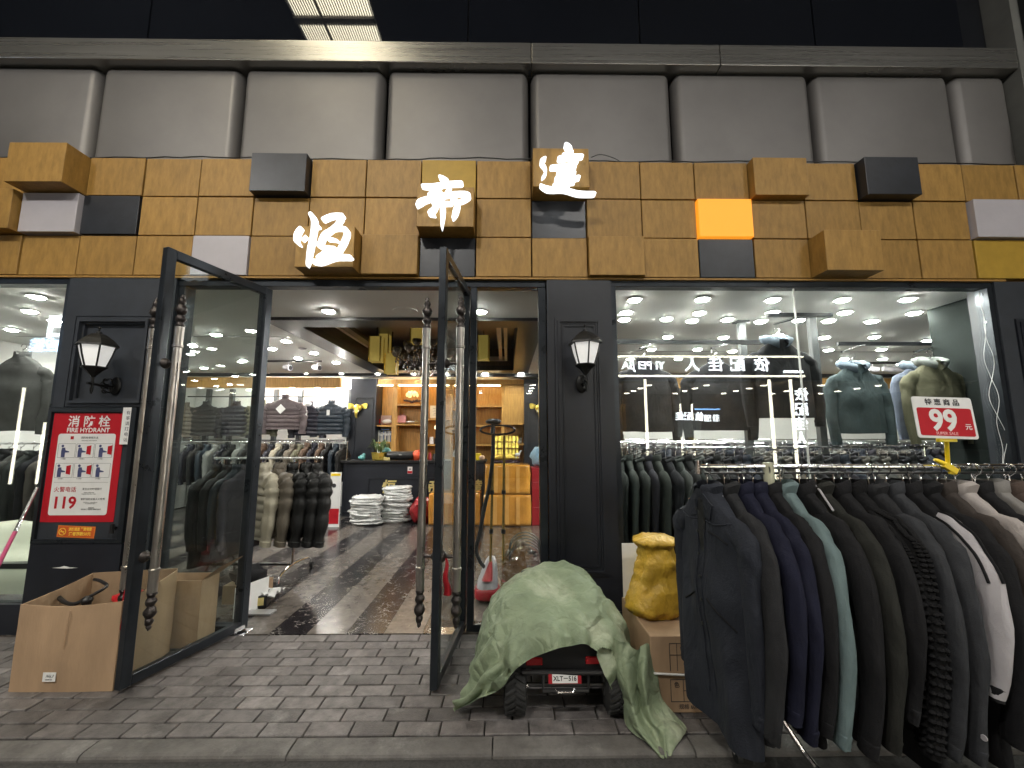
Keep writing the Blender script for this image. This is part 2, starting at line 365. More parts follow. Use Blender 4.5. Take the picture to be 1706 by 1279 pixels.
rb.box(RX0 + i0, g0, h0, h0 + .03, zt, zt + .05)
rb.obj("recess_trim", M("light_trim", (.50, .40, .30), .4), ceil)
for xx in (-.55, .1 - .25):
    MB().box(xx, xx + .06, h0 + .05, h1 - .05, zt + .02, zt + .07).obj("recess_slat", M("light_trim", (.5, .4, .3)), ceil)
wl = MB().box(LX, RX, BY, BY + .1, 0, CZ_); struct(wl, "back_wall", WALLW)
struct(MB().box(LX - .1, LX, 3.5, BY, 0, CZ_), "left_wall", WALLW)
struct(MB().box(RX, RX + .1, 3.5, BY, 0, CZ_), "right_wall", WALLW)
# cornice trim along the back
MB().box(LX, RX, BY - .75, BY - .70, CZ_ - .07, CZ_).obj("cornice", BLACKP, ceil)
# air return slot lines in the ceiling
MB().box(-6.5, -2.9, 5.42, 5.43, CZ_ - .003, CZ_).obj("ceiling_joint", BLACKP, ceil)
MB().box(.9, 8.5, 6.3, 6.31, CZ_ - .003, CZ_).obj("ceiling_joint", BLACKP, ceil)

# ---------------- downlights
rim = MB().lathe([(.052, -.001), (.075, -.001), (.078, -.006), (.075, -.012), (.056, -.012), (.052, -.004)], n=20).mesh("downlight_rim", M("lamp_rim", (.75, .75, .73), .4), True)
gl = MB().lathe([(.0, -.003), (.052, -.003), (.052, -.016), (.046, -.022), (.0, -.023)], n=20).mesh("lamp_face", LAMP_WHITE)
def downlight(p, label, group, s=1.):
    o = empty("downlight", p, label, "ceiling light", group); inst(rim, "rim", o, scale=(s, s, 1)); inst(gl, "lamp_face", o, scale=(s, s, 1)); return o
DL_R = [(1057, 498), (1170, 497), (1287, 498), (1403, 498), (1512, 497), (1523, 520), (1408, 519), (1165, 520), (1043, 519), (1287, 519), (1040, 531), (1110, 530), (1153, 533), (1212, 531), (1267, 534), (1330, 532), (1380, 533),
        (1452, 534), (1112, 560), (1205, 561), (1297, 557), (1373, 561), (1456, 560), (1546, 566), (1085, 581), (1162, 581), (1220, 584), (1290, 583), (1380, 582), (1468, 581), (1050, 597), (1130, 597), (1250, 597), (1407, 597), (1470, 597), (1500, 605), (1080, 612), (1180, 612), (1300, 612), (1420, 612)]  # some are added lamps standing in for lights mirrored in the pane
DL_L = [(477, 567), (453, 580), (523, 587), (497, 596), (560, 603), (448, 622), (512, 622), (570, 622), (360, 556), (320, 575), (280, 590), (405, 600), (340, 612), (395, 622), (62, 493), (50, 517), (92, 533), (20, 548), (230, 560), (180, 590)]
DL_F = [(548, 517), (801, 518)]
DL_B = [(630, 622), (690, 622), (742, 621), (808, 621), (868, 621)]
ORD = "first second third fourth fifth sixth seventh eighth ninth tenth eleventh".split()
def grid_lights(pts, thr, phrase, group):
    rows_l = []
    for p in sorted(pts, key=lambda q: q[1]):
        if rows_l and p[1] - rows_l[-1][0][1] < thr: rows_l[-1].append(p)
        else: rows_l.append([p])
    for r, row in enumerate(rows_l):
        for k, p in enumerate(sorted(row)): downlight(lev(*p, CZ_ - .001), "downlight %s, %s from the left in its row, %s row back" % (phrase, ORD[k], ORD[r]), group)
grid_lights(DL_R, 5, "behind the right window", "downlights behind the right window")
grid_lights(DL_L, 12, "left of the recess", "downlights over the left side of the shop")
downlight(lev(548, 517, CZ_ - .001), "downlight on the white strip above the entrance, left one", "downlights above the entrance")
downlight(lev(801, 518, CZ_ - .001), "downlight on the white strip above the entrance, right one beside the door post", "downlights above the entrance")
for i, p in enumerate(DL_B): downlight(lev(*p, CZ_ - .001), "downlight over the wooden cabinet at the back, %s from the left" % ORD[i], "downlights over the cabinet")
sp = lev(675, 517, CZ_)
o = MB().lathe([(0, -.004), (.11, -.004), (.125, -.008), (.13, 0)], sp, 28).obj("ceiling_speaker", CEIL, smooth=True); tag(o, "flat round white speaker grille in the ceiling above the entrance", "speaker")
sp = lev(504, 580, CZ_)
o = MB().lathe([(0, -.02), (.03, -.02), (.05, -.012), (.06, 0)], sp, 16).obj("smoke_detector", WHITEP, smooth=True); tag(o, "small round smoke detector on the ceiling left of the recess", "detector")
# track lights
def track(px0, px1, py, spots, label):
    a = lev(px0, py, CZ_ - .02); b = lev(px1, py, CZ_ - .02)
    o = empty("track_light", (a.x, a.y, CZ_), label, "track light")
    MB().box(a.x, b.x, a.y - .018, a.y + .018, CZ_ - .03, CZ_).obj("track", BLACKP, o)
    for s_ in spots:
        p = lev(s_, py, CZ_ - .1); p.y = a.y; p.x = lerp(a.x, b.x, (s_ - px0) / (px1 - px0))
        h = MB().tube([(p.x - .06, p.y, CZ_ - .12), (p.x + .07, p.y - .05, CZ_ - .14)], [.045, .05], 14).box(p.x - .01, p.x + .01, p.y - .01, p.y + .01, CZ_ - .1, CZ_ - .03).obj("spot_head", WHITEP, o)
        MB().tube([(p.x + .070, p.y - .05, CZ_ - .14), (p.x + .074, p.y - .052, CZ_ - .141)], [.04, .04], 14).obj("lens", BLACKP, h)
track(425, 536, 602, (434, 480, 528), "black ceiling track with three white spotlights left of the recess")
track(1430, 1500, 605, (1452, 1475, 1490), "short ceiling track with three white spotlights seen above the teal hoodie")

# ---------------- left part behind the facade: back wall display header and right
o = MB().box(LX + .1, -3.50, BY - .7, BY - .62, CZ_ - .30, CZ_ - .08).obj("wood_pelmet", YWOOD); tag(o, "honey wood pelmet above the wall of puffer jackets", "pelmet")
pel = o
for px in (425, 480, 523, 560):
    p = at(px, 640, BY - .75); MB().lathe([(0, 0), (.05, 0), (.04, .03), (0, .03)], (p.x, BY - .58, CZ_ - .33), 12).obj("pelmet_light", LAMP_WHITE, pel)
o = MB().box(1.2, RX - .1, BY - .7, BY - .62, CZ_ - .30, CZ_ - .08).obj("wood_pelmet", YWOOD); tag(o, "honey wood pelmet along the back wall seen through the right window", "pelmet")
# ================================================================ fascia of laminate blocks
FX0, FP = -.275, .4835; ZB = [3.936, 3.574, 3.215, 2.855]
fas = empty("fascia_sign_wall", (0, 3.46, 2.855), "fascia band of ochre wood blocks with black, white and glowing blocks above the shop front", "fascia")
MB().box(-6.2, 7.2, 3.455, 3.60, 2.842, 3.945).obj("backing_board", BACKING, fas)
MB().box(-6.2, 4.32, 3.395, 3.455, 2.836, 2.852).obj("lower_trim", OCHRE, fas)
DARKT = M("black_tile", (.014, .016, .021), .38, 0, .35, 6., .05, 40)
SP = {(0, -8): (OCHRE, .19, 1), (0, -4): (DARKT, .085, 1), (0, -1): (OCHREG, .004, 0), (0, 1): (OCHRE, .17, 1), (0, 5): (OCHRE, .075, 1), (0, 7): (DARKT, .10, 1),
      (1, -9): (OCHRE, .11, 0), (1, -8): (WHITEP, .05, 0), (1, -7): (DARKT, .01, 0), (1, -1): (OCHRE, .17, 1), (1, 1): (DARKT, -.02, 0), (1, 4): (BOXGLOW, .03, 0), (1, 9): (WHITEP, .05, 0),
      (2, -5): (WHITEP, .012, 0), (2, -3): (OCHRE, .19, 1), (2, -2): (OCHRE, .05, 0), (2, -1): (DARKT, -.01, 0), (2, 2): (OCHRE, .05, 0), (2, 4): (DARKT, .0, 0), (2, 6): (OCHRE, .17, 1), (2, 9): (OCHREG, .01, 0)}
cache = {}
for r in range(3):
    for c in range(-12, 14):
        mt, pr, _ = SP.get((r, c), (OCHRE, 0., 0))
        key = (mt.name, pr)
        g = .0055
        if key not in cache:
            h = ZB[r] - ZB[r + 1]
            hw = FP / 2 - g
            cache[key] = MB().box(-hw, hw, -pr, .055, -.180 + g, .180 - g).mesh("block", mt, bevel=.0025)
        o = inst(cache[key], "block", fas, (FX0 + FP * (c + .5), 3.40 + random.uniform(-.004, .004), (ZB[r] + ZB[r + 1]) / 2), (0, 0, random.gauss(0, .003)), world=True)
        if mt is WHITEP: o["label"] = "pale white block"
        elif mt is BOXGLOW: o["label"] = "glowing amber block"
        elif mt is DARKT: o["label"] = "black block"
        elif pr > .06: o["label"] = "wood block standing proud"
# brush characters on the fascia, built as lit channel letters
def glyph(strokes, Yf, label, depth=.05):
    mb = MB(); k = 0
    for pts, ws in strokes:
        P_ = [Vector((x, y, 0)) for x, y in pts]; n = max(10, 7 * len(pts))
        Q = cr(P_, n); W = cr([Vector((a, 0, 0)) for a in ws], n)
        tot = n - 1; lf = []; rt = []
        for i, q in enumerate(Q):
            d = (Q[min(i + 1, tot)] - Q[max(i - 1, 0)]); d.normalize(); nn = Vector((-d.y, d.x, 0))
            u = i / tot; end = min(u, 1 - u) * tot
            e = math.sqrt(min(1, (end + .12) / 1.8)); wv = max(3, W[i].x) / 2 * .62 * e * (1 + .10 * noise.noise(Vector((i * .7, k * 3.1, 0))))
            lf.append(q + nn * wv); rt.append(q - nn * wv)
        yy = Yf - .0006 * k; a = len(mb.v)
        for L_, R_ in zip(lf, rt):
            for q, y_ in ((L_, yy), (R_, yy), (R_, Yf + depth), (L_, Yf + depth)):
                p = at(480 + q.x / 3.2189, 230 + q.y / 3.2189, Yf); mb.v.append((p.x, y_, p.z))
        for i in range(tot):
            for j in range(4):
                b0 = a + i * 4; mb.f.append((b0 + j, b0 + (j + 1) % 4, b0 + 4 + (j + 1) % 4, b0 + 4 + j))
        mb.f.append((a, a + 3, a + 2, a + 1)); b0 = a + tot * 4; mb.f.append((b0, b0 + 1, b0 + 2, b0 + 3)); k += 1
    c = Vector((sum(v[0] for v in mb.v), sum(v[1] for v in mb.v), sum(v[2] for v in mb.v))) / len(mb.v)
    root = empty("sign_character", (c.x, Yf + depth, c.z), label, "sign")
    mb.obj("lit_strokes", SIGNW, root)
    m2 = MB()
    for dx, dz in ((0, 0),): m2.tube([(c.x + dx, Yf + depth - .01, c.z + dz), (c.x + dx, 3.3, c.z + dz)], .006, 6)
    m2.obj("standoff", BLACKP, root)
    return root
glyph([([(112, 395), (136, 440), (128, 520), (112, 600), (98, 685)], [34, 44, 36, 38, 16]),
       ([(68, 472), (46, 505), (40, 545), (62, 572)], [24, 38, 36, 10]),
       ([(125, 470), (165, 468)], [30, 22]), ([(95, 520), (70, 545)], [14, 12]),
       ([(178, 435), (235, 412), (298, 412)], [34, 32, 34]),
       ([(286, 418), (262, 455), (225, 490), (190, 515), (168, 560), (150, 575)], [36, 26, 30, 38, 34, 14]),
       ([(215, 488), (270, 478), (312, 492), (300, 545), (270, 600), (245, 645)], [22, 26, 36, 38, 34, 34]),
       ([(205, 535), (240, 540), (268, 548)], [24, 18, 12]),
       ([(160, 575), (205, 585), (255, 585)], [26, 30, 18]),
       ([(120, 655), (170, 660), (250, 635), (342, 636)], [30, 42, 40, 34]),
       ([(150, 640), (200, 610), (240, 600)], [22, 30, 20])], 3.155, "glowing white brush character, lowest and leftmost of the three on the fascia")
glyph([([(806, 198), (830, 212), (858, 226)], [16, 36, 26]),
       ([(712, 250), (780, 252), (850, 240), (938, 236)], [26, 34, 30, 34]),
       ([(800, 255), (775, 280), (748, 300)], [24, 24, 14]), ([(868, 250), (858, 275), (842, 298)], [26, 26, 18]),
       ([(686, 362), (705, 340), (745, 322), (840, 300), (940, 292), (970, 306), (935, 330), (905, 340)], [18, 46, 36, 30, 28, 30, 26, 12]),
       ([(806, 260), (818, 300), (828, 380), (822, 484)], [22, 40, 44, 10]),
       ([(800, 335), (782, 375), (756, 398), (790, 410)], [28, 38, 26, 10]),
       ([(870, 320), (905, 345), (896, 395), (880, 430)], [26, 46, 44, 16]),
       ([(770, 350), (820, 345), (880, 345)], [16, 24, 18])], 3.17, "glowing white brush character in the middle, with a long central downstroke")
glyph([([(1484, 24), (1506, 48), (1508, 80)], [26, 52, 44]),
       ([(1445, 105), (1500, 96), (1586, 90)], [28, 36, 26]), ([(1470, 90), (1530, 66)], [30, 34]),
       ([(1505, 70), (1520, 120), (1512, 180), (1500, 262)], [40, 40, 36, 34]),
       ([(1404, 152), (1480, 146), (1548, 148)], [26, 30, 22]), ([(1560, 110), (1540, 130), (1520, 150)], [14, 18, 12]),
       ([(1440, 182), (1500, 186), (1545, 180)], [22, 28, 20]),
       ([(1430, 212), (1500, 214), (1568, 204)], [22, 28, 26]),
       ([(1420, 250), (1470, 236), (1540, 232)], [22, 22, 14]),
       ([(1384, 100), (1358, 122), (1378, 155), (1380, 185), (1360, 210)], [18, 26, 20, 20, 8]),
       ([(1350, 246), (1395, 268), (1480, 272), (1560, 292), (1652, 294)], [14, 34, 26, 30, 26])], 3.17, "glowing white brush character, highest and rightmost of the three on the fascia")
# loose cable over the fascia
c0 = at(990, 258, 3.42); pts = cr([at(985, 262, 3.40), at(1000, 257, 3.38), at(1020, 262, 3.4), at(1032, 268, 3.42)], 14)
tag(MB().tube(pts, .004, 6).obj("loose_cable", BLACKP), "thin black cable looping up behind the rightmost glowing character", "cable")
pts = cr([Vector((-5, 3.43, 3.955)), Vector((-3.4, 3.42, 3.95)), Vector((-2.6, 3.42, 3.962)), Vector((-1.2, 3.42, 3.948)), Vector((-.3, 3.41, 3.965)), Vector((.9, 3.42, 3.95)), Vector((2.4, 3.42, 3.96)), Vector((4.6, 3.42, 3.95))], 60)
pts = [p + Vector((0, 0, .006 * math.sin(i * 1.7))) for i, p in enumerate(pts)]
tag(MB().tube(pts, .006, 6).obj("cable_run", BLACKP), "dark wiring run lying along the top edge of the fascia", "cable")

# ================================================================ cladding above
cl = empty("cladding_wall", (0, 3.6, 3.93), "row of bronze grey metal panels with rounded edges above the wood fascia", "wall")
gapx = [-6.4, -5.07, -3.746, -2.452, -1.135, .205, 1.535, 2.845, 4.17, 4.72]
z0, z1 = 3.93, 4.872; rr = .075
for i in range(len(gapx) - 1):
    a, b = gapx[i] + .012, gapx[i + 1] - .012; mb = MB(); rings = []
    nz_ = 9
    for k in range(nz_):
        # rounded top corners: inset of the outline towards the top
        zz = [z0, z0 + .5, z1 - .10, z1 - .075, z1 - .05, z1 - .03, z1 - .015, z1 - .005, z1][k]
        ins = 0 if zz < z1 - .10 else .03 * (1 - math.sqrt(max(0, 1 - ((zz - (z1 - .10)) / .10) ** 2)))
        ring = []
        for j in range(9):
            t = j / 8 * PI / 2; ring.append((a + rr - rr * math.cos(t) , 3.57 - .12 * math.sin(t) + ins, zz))
        for j in range(9):
            t = j / 8 * PI / 2; ring.append((b - rr + rr * math.sin(t), 3.57 - .12 * math.cos(t) + ins, zz))
        rings.append(ring)
    mb.loft(rings, closed=False); mb.obj("metal_panel", STEELD, cl, smooth=60)
MB().box(-7, 4.75, 3.605, 3.70, 3.9, 4.95).obj("dark_backing", BLACKM, cl)
beam = empty("cornice_beam", (0, 3.4, 4.88), "long brushed metal cornice beam above the bronze panels", "beam")
BEAMM = M("beam_metal", (.30, .29, .27), .28, .85, .10, 1.5, .03, 60, stretch=(.3, 1, 20), rough_var=.06)
for a, b in ((-7, -5.3), (-5.294, .212), (.218, 1.95), (1.956, 4.72)):
    MB().box(a, b, 3.37, 3.62, 4.877, 5.088).obj("beam_section", BEAMM, beam, bevel=.006, seg=2)
uw = empty("upper_glazing", (0, 3.6, 5.09), "black mirror glazing above the metal cornice beam", "window")
for a, b in ((-7, -3.46), (-3.45, -.39), (-.38, 1.28), (1.29, 3.0), (3.01, 4.70)):
    MB().box(a + .003, b - .003, 3.56, 3.58, 5.10, 7.4).obj("glass_pane", BLACKGLASS, uw)
MB().box(-7, 4.7, 3.585, 3.62, 5.09, 7.4).obj("dark_frame", BLACKM, uw)
# right-hand neighbour
struct(MB().box(4.72, 4.80, 3.36, 3.62, 3.945, 7.4), "corner_post", M("grey_post", (.12, .12, .11), .5))
struct(MB().box(4.80, 9, 3.30, 3.60, 3.95, 7.4), "neighbour_wall", BLACKM)
o = MB().box(4.665, 5.1, 3.22, 3.30, 3.97, 4.27).obj("sign_box", WHITEP, bevel=.005); tag(o, "white corner of a small box sign at the right edge above the fascia", "sign")

# ================================================================ pilasters
def mould(mb, x0, x1, z0, z1, y, wd=.028, d=.018):
    "rectangular moulding frame made of a stepped profile"
    for k, (o_, w_, dd) in enumerate(((0, wd * .45, d * .6), (wd * .45, wd * .35, d), (wd * .8, wd * .3, d * .45))):
        a, b, c, e = x0 + o_, x1 - o_, z0 + o_, z1 - o_
        mb.box(a, b, y - dd, y, e - w_, e).box(a, b, y - dd, y, c, c + w_).box(a, a + w_, y - dd, y, c + w_, e - w_).box(b - w_, b, y - dd, y, c + w_, e - w_)
# centre
pc = empty("pilaster", (.62, 3.45, 0), "dark panelled pilaster with a lantern between the door sidelight and the right window", "pilaster")
MB().box(.335, .885, 3.40, 3.62, .0, 2.832).obj("shaft", NAVY, pc)
m = MB(); mould(m, .40, .80, .42, 2.50, 3.3995, .05, .022); mould(m, .46, .74, .48, 2.44, 3.3992, .02, .01); m.obj("moulding", NAVY, pc)
MB().box(.33, .89, 3.385, 3.3995, 0, .16).obj("plinth", BLACKM, pc)
# left
pl = empty("pilaster", (-3.2, 3.45, 0), "dark pilaster with a lantern above and the red hydrant poster below", "pilaster")
MB().box(-3.69, -2.80, 3.44, 3.62, .0, 2.832).obj("shaft", NAVY2, pl)
m = MB(); m.box(-3.69, -3.60, 3.40, 3.4395, 1.74, 2.832).box(-2.96, -2.80, 3.40, 3.4395, 1.74, 2.832).box(-3.60, -2.96, 3.40, 3.4395, 2.50, 2.832); m.obj("surround", NAVY2, pl)
m = MB(); mould(m, -3.60, -2.96, 1.745, 2.50, 3.4394, .06, .055); m.obj("moulding", NAVY2, pl)
fd = MB().box(-3.69, -2.99, 3.395, 3.4395, .68, 1.735).obj("hydrant_door", NAVY2, pl)
m = MB(); m.box(-3.69, -2.99, 3.375, 3.3945, 1.70, 1.735).box(-3.69, -2.99, 3.375, 3.3945, .68, .71).box(-3.69, -3.665, 3.375, 3.3945, .71, 1.70).box(-3.03, -2.99, 3.375, 3.3945, .71, 1.70); m.obj("door_rim", FRAME, fd)
MB().tube([(-3.06, 3.36, .76), (-3.06, 3.36, .83)], .014, 8).tube([(-3.06, 3.36, .795), (-3.06, 3.395, .795)], .01, 6).obj("hinge", BLACKP, fd)
MB().box(-3.69, -2.99, 3.38, 3.4395, .0, .675).obj("lower_panel", NAVY, pl)
MB().prism([(-3.5, .50), (-3.44, .505), (-3.41, .515), (-3.36, .503), (-3.30, .50), (-3.38, .494)], 3.3785, 3.3795).obj("paint_scrape", PAPER, pl)
MB().box(-2.985, -2.80, 3.40, 3.4395, 0, 1.735).obj("side_strip", NAVY2, pl)
# right
pr = empty("pilaster", (4.6, 3.45, 0), "dark pilaster at the right end of the shop front", "pilaster")
MB().box(4.215, 5.3, 3.40, 3.62, .0, 2.832).obj("shaft", NAVY2, pr)
m = MB(); mould(m, 4.34, 5.2, .42, 2.50, 3.3995, .06, .022); m.obj("moulding", NAVY, pr)
pq = empty("pilaster", (-6.2, 3.45, 0), "dark pilaster beyond the left window", "pilaster"); MB().box(-6.9, -5.8, 3.40, 3.62, .0, 2.832).obj("shaft", NAVY2, pq)

# ================================================================ posters
po = empty("hydrant_poster", (-3.36, 3.392, 1.26), "red and white fire hydrant poster with the number 119 on the left pilaster", "poster")
PX0, PX1, PZ0, PZ1, PY = -3.655, -3.085, .838, 1.690, 3.3925
MB().box(PX0, PX1, PY - .001, PY, PZ0, PZ1).obj("red_sheet", RED, po)
def rrect(x0, x1, z0, z1, r, n=5):
    pts = []
    for cx, cz, a0 in ((x1 - r, z0 + r, -90), (x1 - r, z1 - r, 0), (x0 + r, z1 - r, 90), (x0 + r, z0 + r, 180)):
        for k in range(n + 1): a = R(a0 + 90 * k / n); pts.append((cx + r * math.cos(a), cz + r * math.sin(a)))
    return pts
MB().prism(rrect(-3.60, -3.145, .890, 1.525, .02), PY - .002, PY - .0011).obj("white_field", PAPER, po)
cx = -3.37
text("消 防 栓", .095, PAPER, po, (cx, PY - .0018, 1.618), depth=.0003, bold=.0013)
text("FIRE HYDRANT", .050, PAPER, po, (cx, PY - .0018, 1.552), depth=.0003, bold=.0012)
yl = PY - .0028
text("消防栓使用方法", .020, INK, po, (cx + .02, yl, 1.492), depth=.0002)
MB().box(-3.50, -3.475, yl - .0003, yl, 1.480, 1.505).obj("emblem", RED, po)
text("Instructions of fire hydrant", .011, INK, po, (cx + .02, yl, 1.470), depth=.0002)
for r in range(2):
    for c in range(3):
        x0 = -3.588 + c * .146; z0 = 1.335 - r * .155; m = MB(); t = .0018
        m.box(x0, x0 + .136, yl - .0002, yl, z0, z0 + t).box(x0, x0 + .136, yl - .0002, yl, z0 + .11, z0 + .11 + t).box(x0, x0 + t, yl - .0002, yl, z0, z0 + .11).box(x0 + .136, x0 + .136 + t, yl - .0002, yl, z0, z0 + .11)
        m.obj("picture_frame", INK, po)
        s = MB(); fx = x0 + [.045, .03, .05, .035, .05, .045][r * 3 + c]
        s.prism([(fx - .016, z0 + .004), (fx - .018, z0 + .05), (fx - .014, z0 + .078), (fx + .010, z0 + .080), (fx + .016, z0 + .058), (fx + .045, z0 + .050), (fx + .045, z0 + .042), (fx + .014, z0 + .040), (fx + .014, z0 + .004)], yl - .0004, yl - .0001)
        s.prism([(fx - .010 + .011 * math.cos(a), z0 + .092 + .011 * math.sin(a)) for a in [k * PI / 4 for k in range(8)]], yl - .0004, yl - .0001)
        s.obj("pictogram", NAVYINK, po)
        if r * 3 + c in (1, 2, 3, 4): MB().prism([(fx + .05, z0 + .03), (fx + .085, z0 + .022), (fx + .085, z0 + .098), (fx + .05, z0 + .09)], yl - .0004, yl - .0001).obj("pictogram", RED, po)
        text("%d 打开箱门" % (r * 3 + c + 1), .009, INK, po, (x0 + .05, yl, z0 - .010), depth=.0002)
MB().box(-3.585, -3.16, yl - .0002, yl, 1.142, 1.1435).obj("rule_line", INK, po)
text("火警电话", .044, RED, po, (-3.49, yl, 1.085), depth=.0002, bold=.0002)
text("119", .126, RED, po, (-3.485, yl, .982), depth=.0002, bold=.0035)
text("发生火灾时请拨打", .019, INK, po, (-3.28, yl, 1.090), depth=.0002)
text("Please call the fire\nbrigade when fire occurs", .011, INK, po, (-3.30, yl, 1.058), depth=.0002)
text("爱护消防设施人人有责", .019, INK, po, (-3.265, yl, 1.012), depth=.0002)
text("Everyone is responsible for\nfire fighting facilities", .010, INK, po, (-3.28, yl, .984), depth=.0002)
text("使用说明\n消防器材严禁挪用 违者依法处罚", .011, INK, po, (-3.27, yl, .940), depth=.0002)
# wrinkled clear film over the poster
FILM = glass_mat("clear_film", (.97, .97, .97), 1.35, .5)
nl = empty("notice_strip", (-3.0, 3.37, 1.6), "narrow white vertical notice strip stuck beside the red hydrant poster", "notice")
MB().box(-3.095, -3.03, 3.3735, 3.3745, 1.44, 1.735).obj("paper", PAPER, nl)
for k, ch in enumerate("有事请打电话"): text(ch, .034, INK, nl, (-3.05, 3.373, 1.69 - k * .043), depth=.0002)
om = empty("orange_notice", (-3.37, 3.39, .76), "small orange no-smoking notice with yellow writing below the hydrant poster", "notice")
MB().obox((-3.365, 3.3938, .764), (.145, 0, -.006), (0, .0006, 0), (.002, 0, .044)).obj("orange_card", ORG, om)
MB().obox((-3.365, 3.3929, .764), (.138, 0, -.006), (0, .0002, 0), (.0015, 0, .0385)).obj("inner_field", M("orange_print_dark", (.62, .11, .02), .4), om)
YT = M("yellow_print", (.95, .65, .08), .4)
text("消防通道 严禁堵塞", .028, YT, om, (-3.335, 3.3925, .782), depth=.0003, bold=.0006, sx=.78)
text("违者罚款50元", .030, YT, om, (-3.335, 3.3925, .747), depth=.0003, bold=.0008, sx=.95)
rg = [Vector((-3.470 + .026 * math.cos(a), 3.3922, .766 + .026 * math.sin(a))) for a in [k * PI / 9 for k in range(19)]]
m = MB().tube(rg, .003, 4, cap=False); m.tube([(-3.488, 3.3922, .784), (-3.452, 3.3922, .748)], .0025, 4).tube([(-3.485, 3.3922, .766), (-3.456, 3.3922, .766)], .004, 4); m.obj("no_smoking_mark", YT, om)

# ================================================================ wall lanterns
def lantern(x, z, y, label, rz=0.):
    o = empty("wall_lantern", (x, y, z), label, "lamp", "black hexagonal lanterns on the pilasters")
    IM = M("lantern_iron", (.015, .015, .015), .4, .5, .3, 20, .2, 80)
    FR_ = MATS.get("frosted_glass") or M("frosted_glass", (.80, .80, .78), .35, 0, .10, 8, emit=(1, .98, .95), es=.22)
    yb = -.20 # lantern stands off the wall
    def hexr(r, zz, n=6, a0=R(15) + rz): return [(r * math.cos(a0 + k * PI * 2 / n), yb + r * math.sin(a0 + k * PI * 2 / n), zz) for k in range(n)]
    m = MB(); m.loft([hexr(.020, .165), hexr(.05, .155), hexr(.095, .12), hexr(.135, .075), hexr(.138, .062), hexr(.12, .060)], cap0=True, cap1=True); m.obj("cap", IM, o, world=False)
    m = MB(); m.lathe([(.0, .225), (.006, .22), (.012, .21), (.006, .20), (.006, .185), (.018, .178), (.02, .165)], (0, yb, 0), 10); m.obj("finial", IM, o, world=False)
    m = MB(); top = hexr(.115, .062); mid = hexr(.098, -.01); bot = hexr(.068, -.105); m.loft([top, mid, bot]); m.obj("glass_shade", FR_, o, world=False)
    m = MB()
    for k in range(6): m.tube([Vector(top[k]) * 1, mid[k], bot[k]], .0065, 5)
    m.obj("glazing_bar", IM, o, world=False)
    m = MB(); m.loft([hexr(.085, -.100), hexr(.085, -.108), hexr(.05, -.135), hexr(.02, -.17), hexr(.012, -.185)], cap0=True, cap1=True); m.obj("base_cup", IM, o, world=False)
    MB().lathe([(.0, -.04), (.03, -.045), (.036, -.065), (.02, -.095), (.018, -.105)], (0, yb, 0), 10).obj("bulb", PAPER, o, smooth=True, world=False)
    m = MB(); m.ball((0, -.012, -.23), .05, .018, .075, 14, 8); m.obj("wall_plate", IM, o, smooth=True, world=False)
    m = MB(); m.tube([(0, -.02, -.235), (0, -.12, -.24), (0, yb - .04, -.232)], .010, 7)
    m.tube([(0, yb, -.185), (0, yb, -.29), (0, yb, -.315)], [.009, .012, .003], 7)
    for s_ in (1, -1):
        q = [Vector((0, -.09 + .042 * t_ * math.cos(t_ * 5.2) , -.24 + s_ * (.045 + .035 * t_ * math.sin(t_ * 5.2)))) for t_ in [k / 16 for k in range(17)]]
        m.tube(q, .006, 6)
        q = [Vector((.02 * math.sin(t_ * 4), -.03 - .10 * t_, -.235 + s_ * .055 * math.sin(t_ * PI))) for t_ in [k / 12 for k in range(13)]]
        m.tube(q, .005, 6)
    m.obj("scroll_bracket", IM, o, smooth=True, world=False)
    return o
lantern(-3.235, 2.145, 3.44, "black hexagonal lantern with white glass on the left pilaster above the hydrant poster", R(8))
lantern(.615, 2.165, 3.40, "black hexagonal lantern with white glass on the centre pilaster", R(20))

# ================================================================ fixed frames and panes
df = empty("entrance_frame", (-1.2, 3.45, 0), "anthracite metal frame around the open entrance doors", "door frame")
for (x0, x1) in ((-2.80, -2.745), (-2.115, -2.06), (-.315, -.262), (.265, .33)): MB().box(x0, x1, 3.43, 3.51, .0, 2.775).obj("post", FRAME, df, bevel=.003)
MB().box(-2.80, .33, 3.425, 3.52, 2.776, 2.835).obj("header", FRAME, df, bevel=.003)
MB().box(-2.745, -2.115, 3.43, 3.51, .0, .05).obj("bottom_rail", FRAME, df); MB().box(-.262, .265, 3.43, 3.51, .0, .05).obj("bottom_rail", FRAME, df)
for x0, x1 in ((-2.745, -2.115), (-.262, .265)): MB().box(x0, x1, 3.462, 3.472, .052, 2.774).obj("sidelight_pane", GLASS, df)
def window(x0, x1, zb, joints, label):
    o = empty("display_window", ((x0 + x1) / 2, 3.45, zb), label, "window")
    MB().box(x0, x1, 3.42, 3.52, 2.785, 2.838).obj("header", FRAME, o, bevel=.003); MB().box(x0, x1, 3.42, 3.52, .0, zb).obj("sill_wall", NAVY, o)
    MB().box(x0, x0 + .045, 3.42, 3.52, zb, 2.785).obj("jamb", FRAME, o); MB().box(x1 - .045, x1, 3.42, 3.52, zb, 2.785).obj("jamb", FRAME, o)
    xs = [x0 + .045] + joints + [x1 - .045]
    for a, b in zip(xs, xs[1:]): MB().box(a + .003, b - .003, 3.455, 3.465, zb, 2.785).obj("pane", GLASS, o)
    JT = M("silicone_joint", (.55, .56, .54), .4)
    for j in joints: MB().box(j - .004, j + .004, 3.452, 3.468, zb, 2.785).obj("joint", JT, o)
    return o
wr = window(.885, 4.215, .22, [2.50], "wide right display window full of jackets and hooded tops")
wl_ = window(-5.8, -3.69, .22, [-4.35], "left display window beside the hydrant poster")
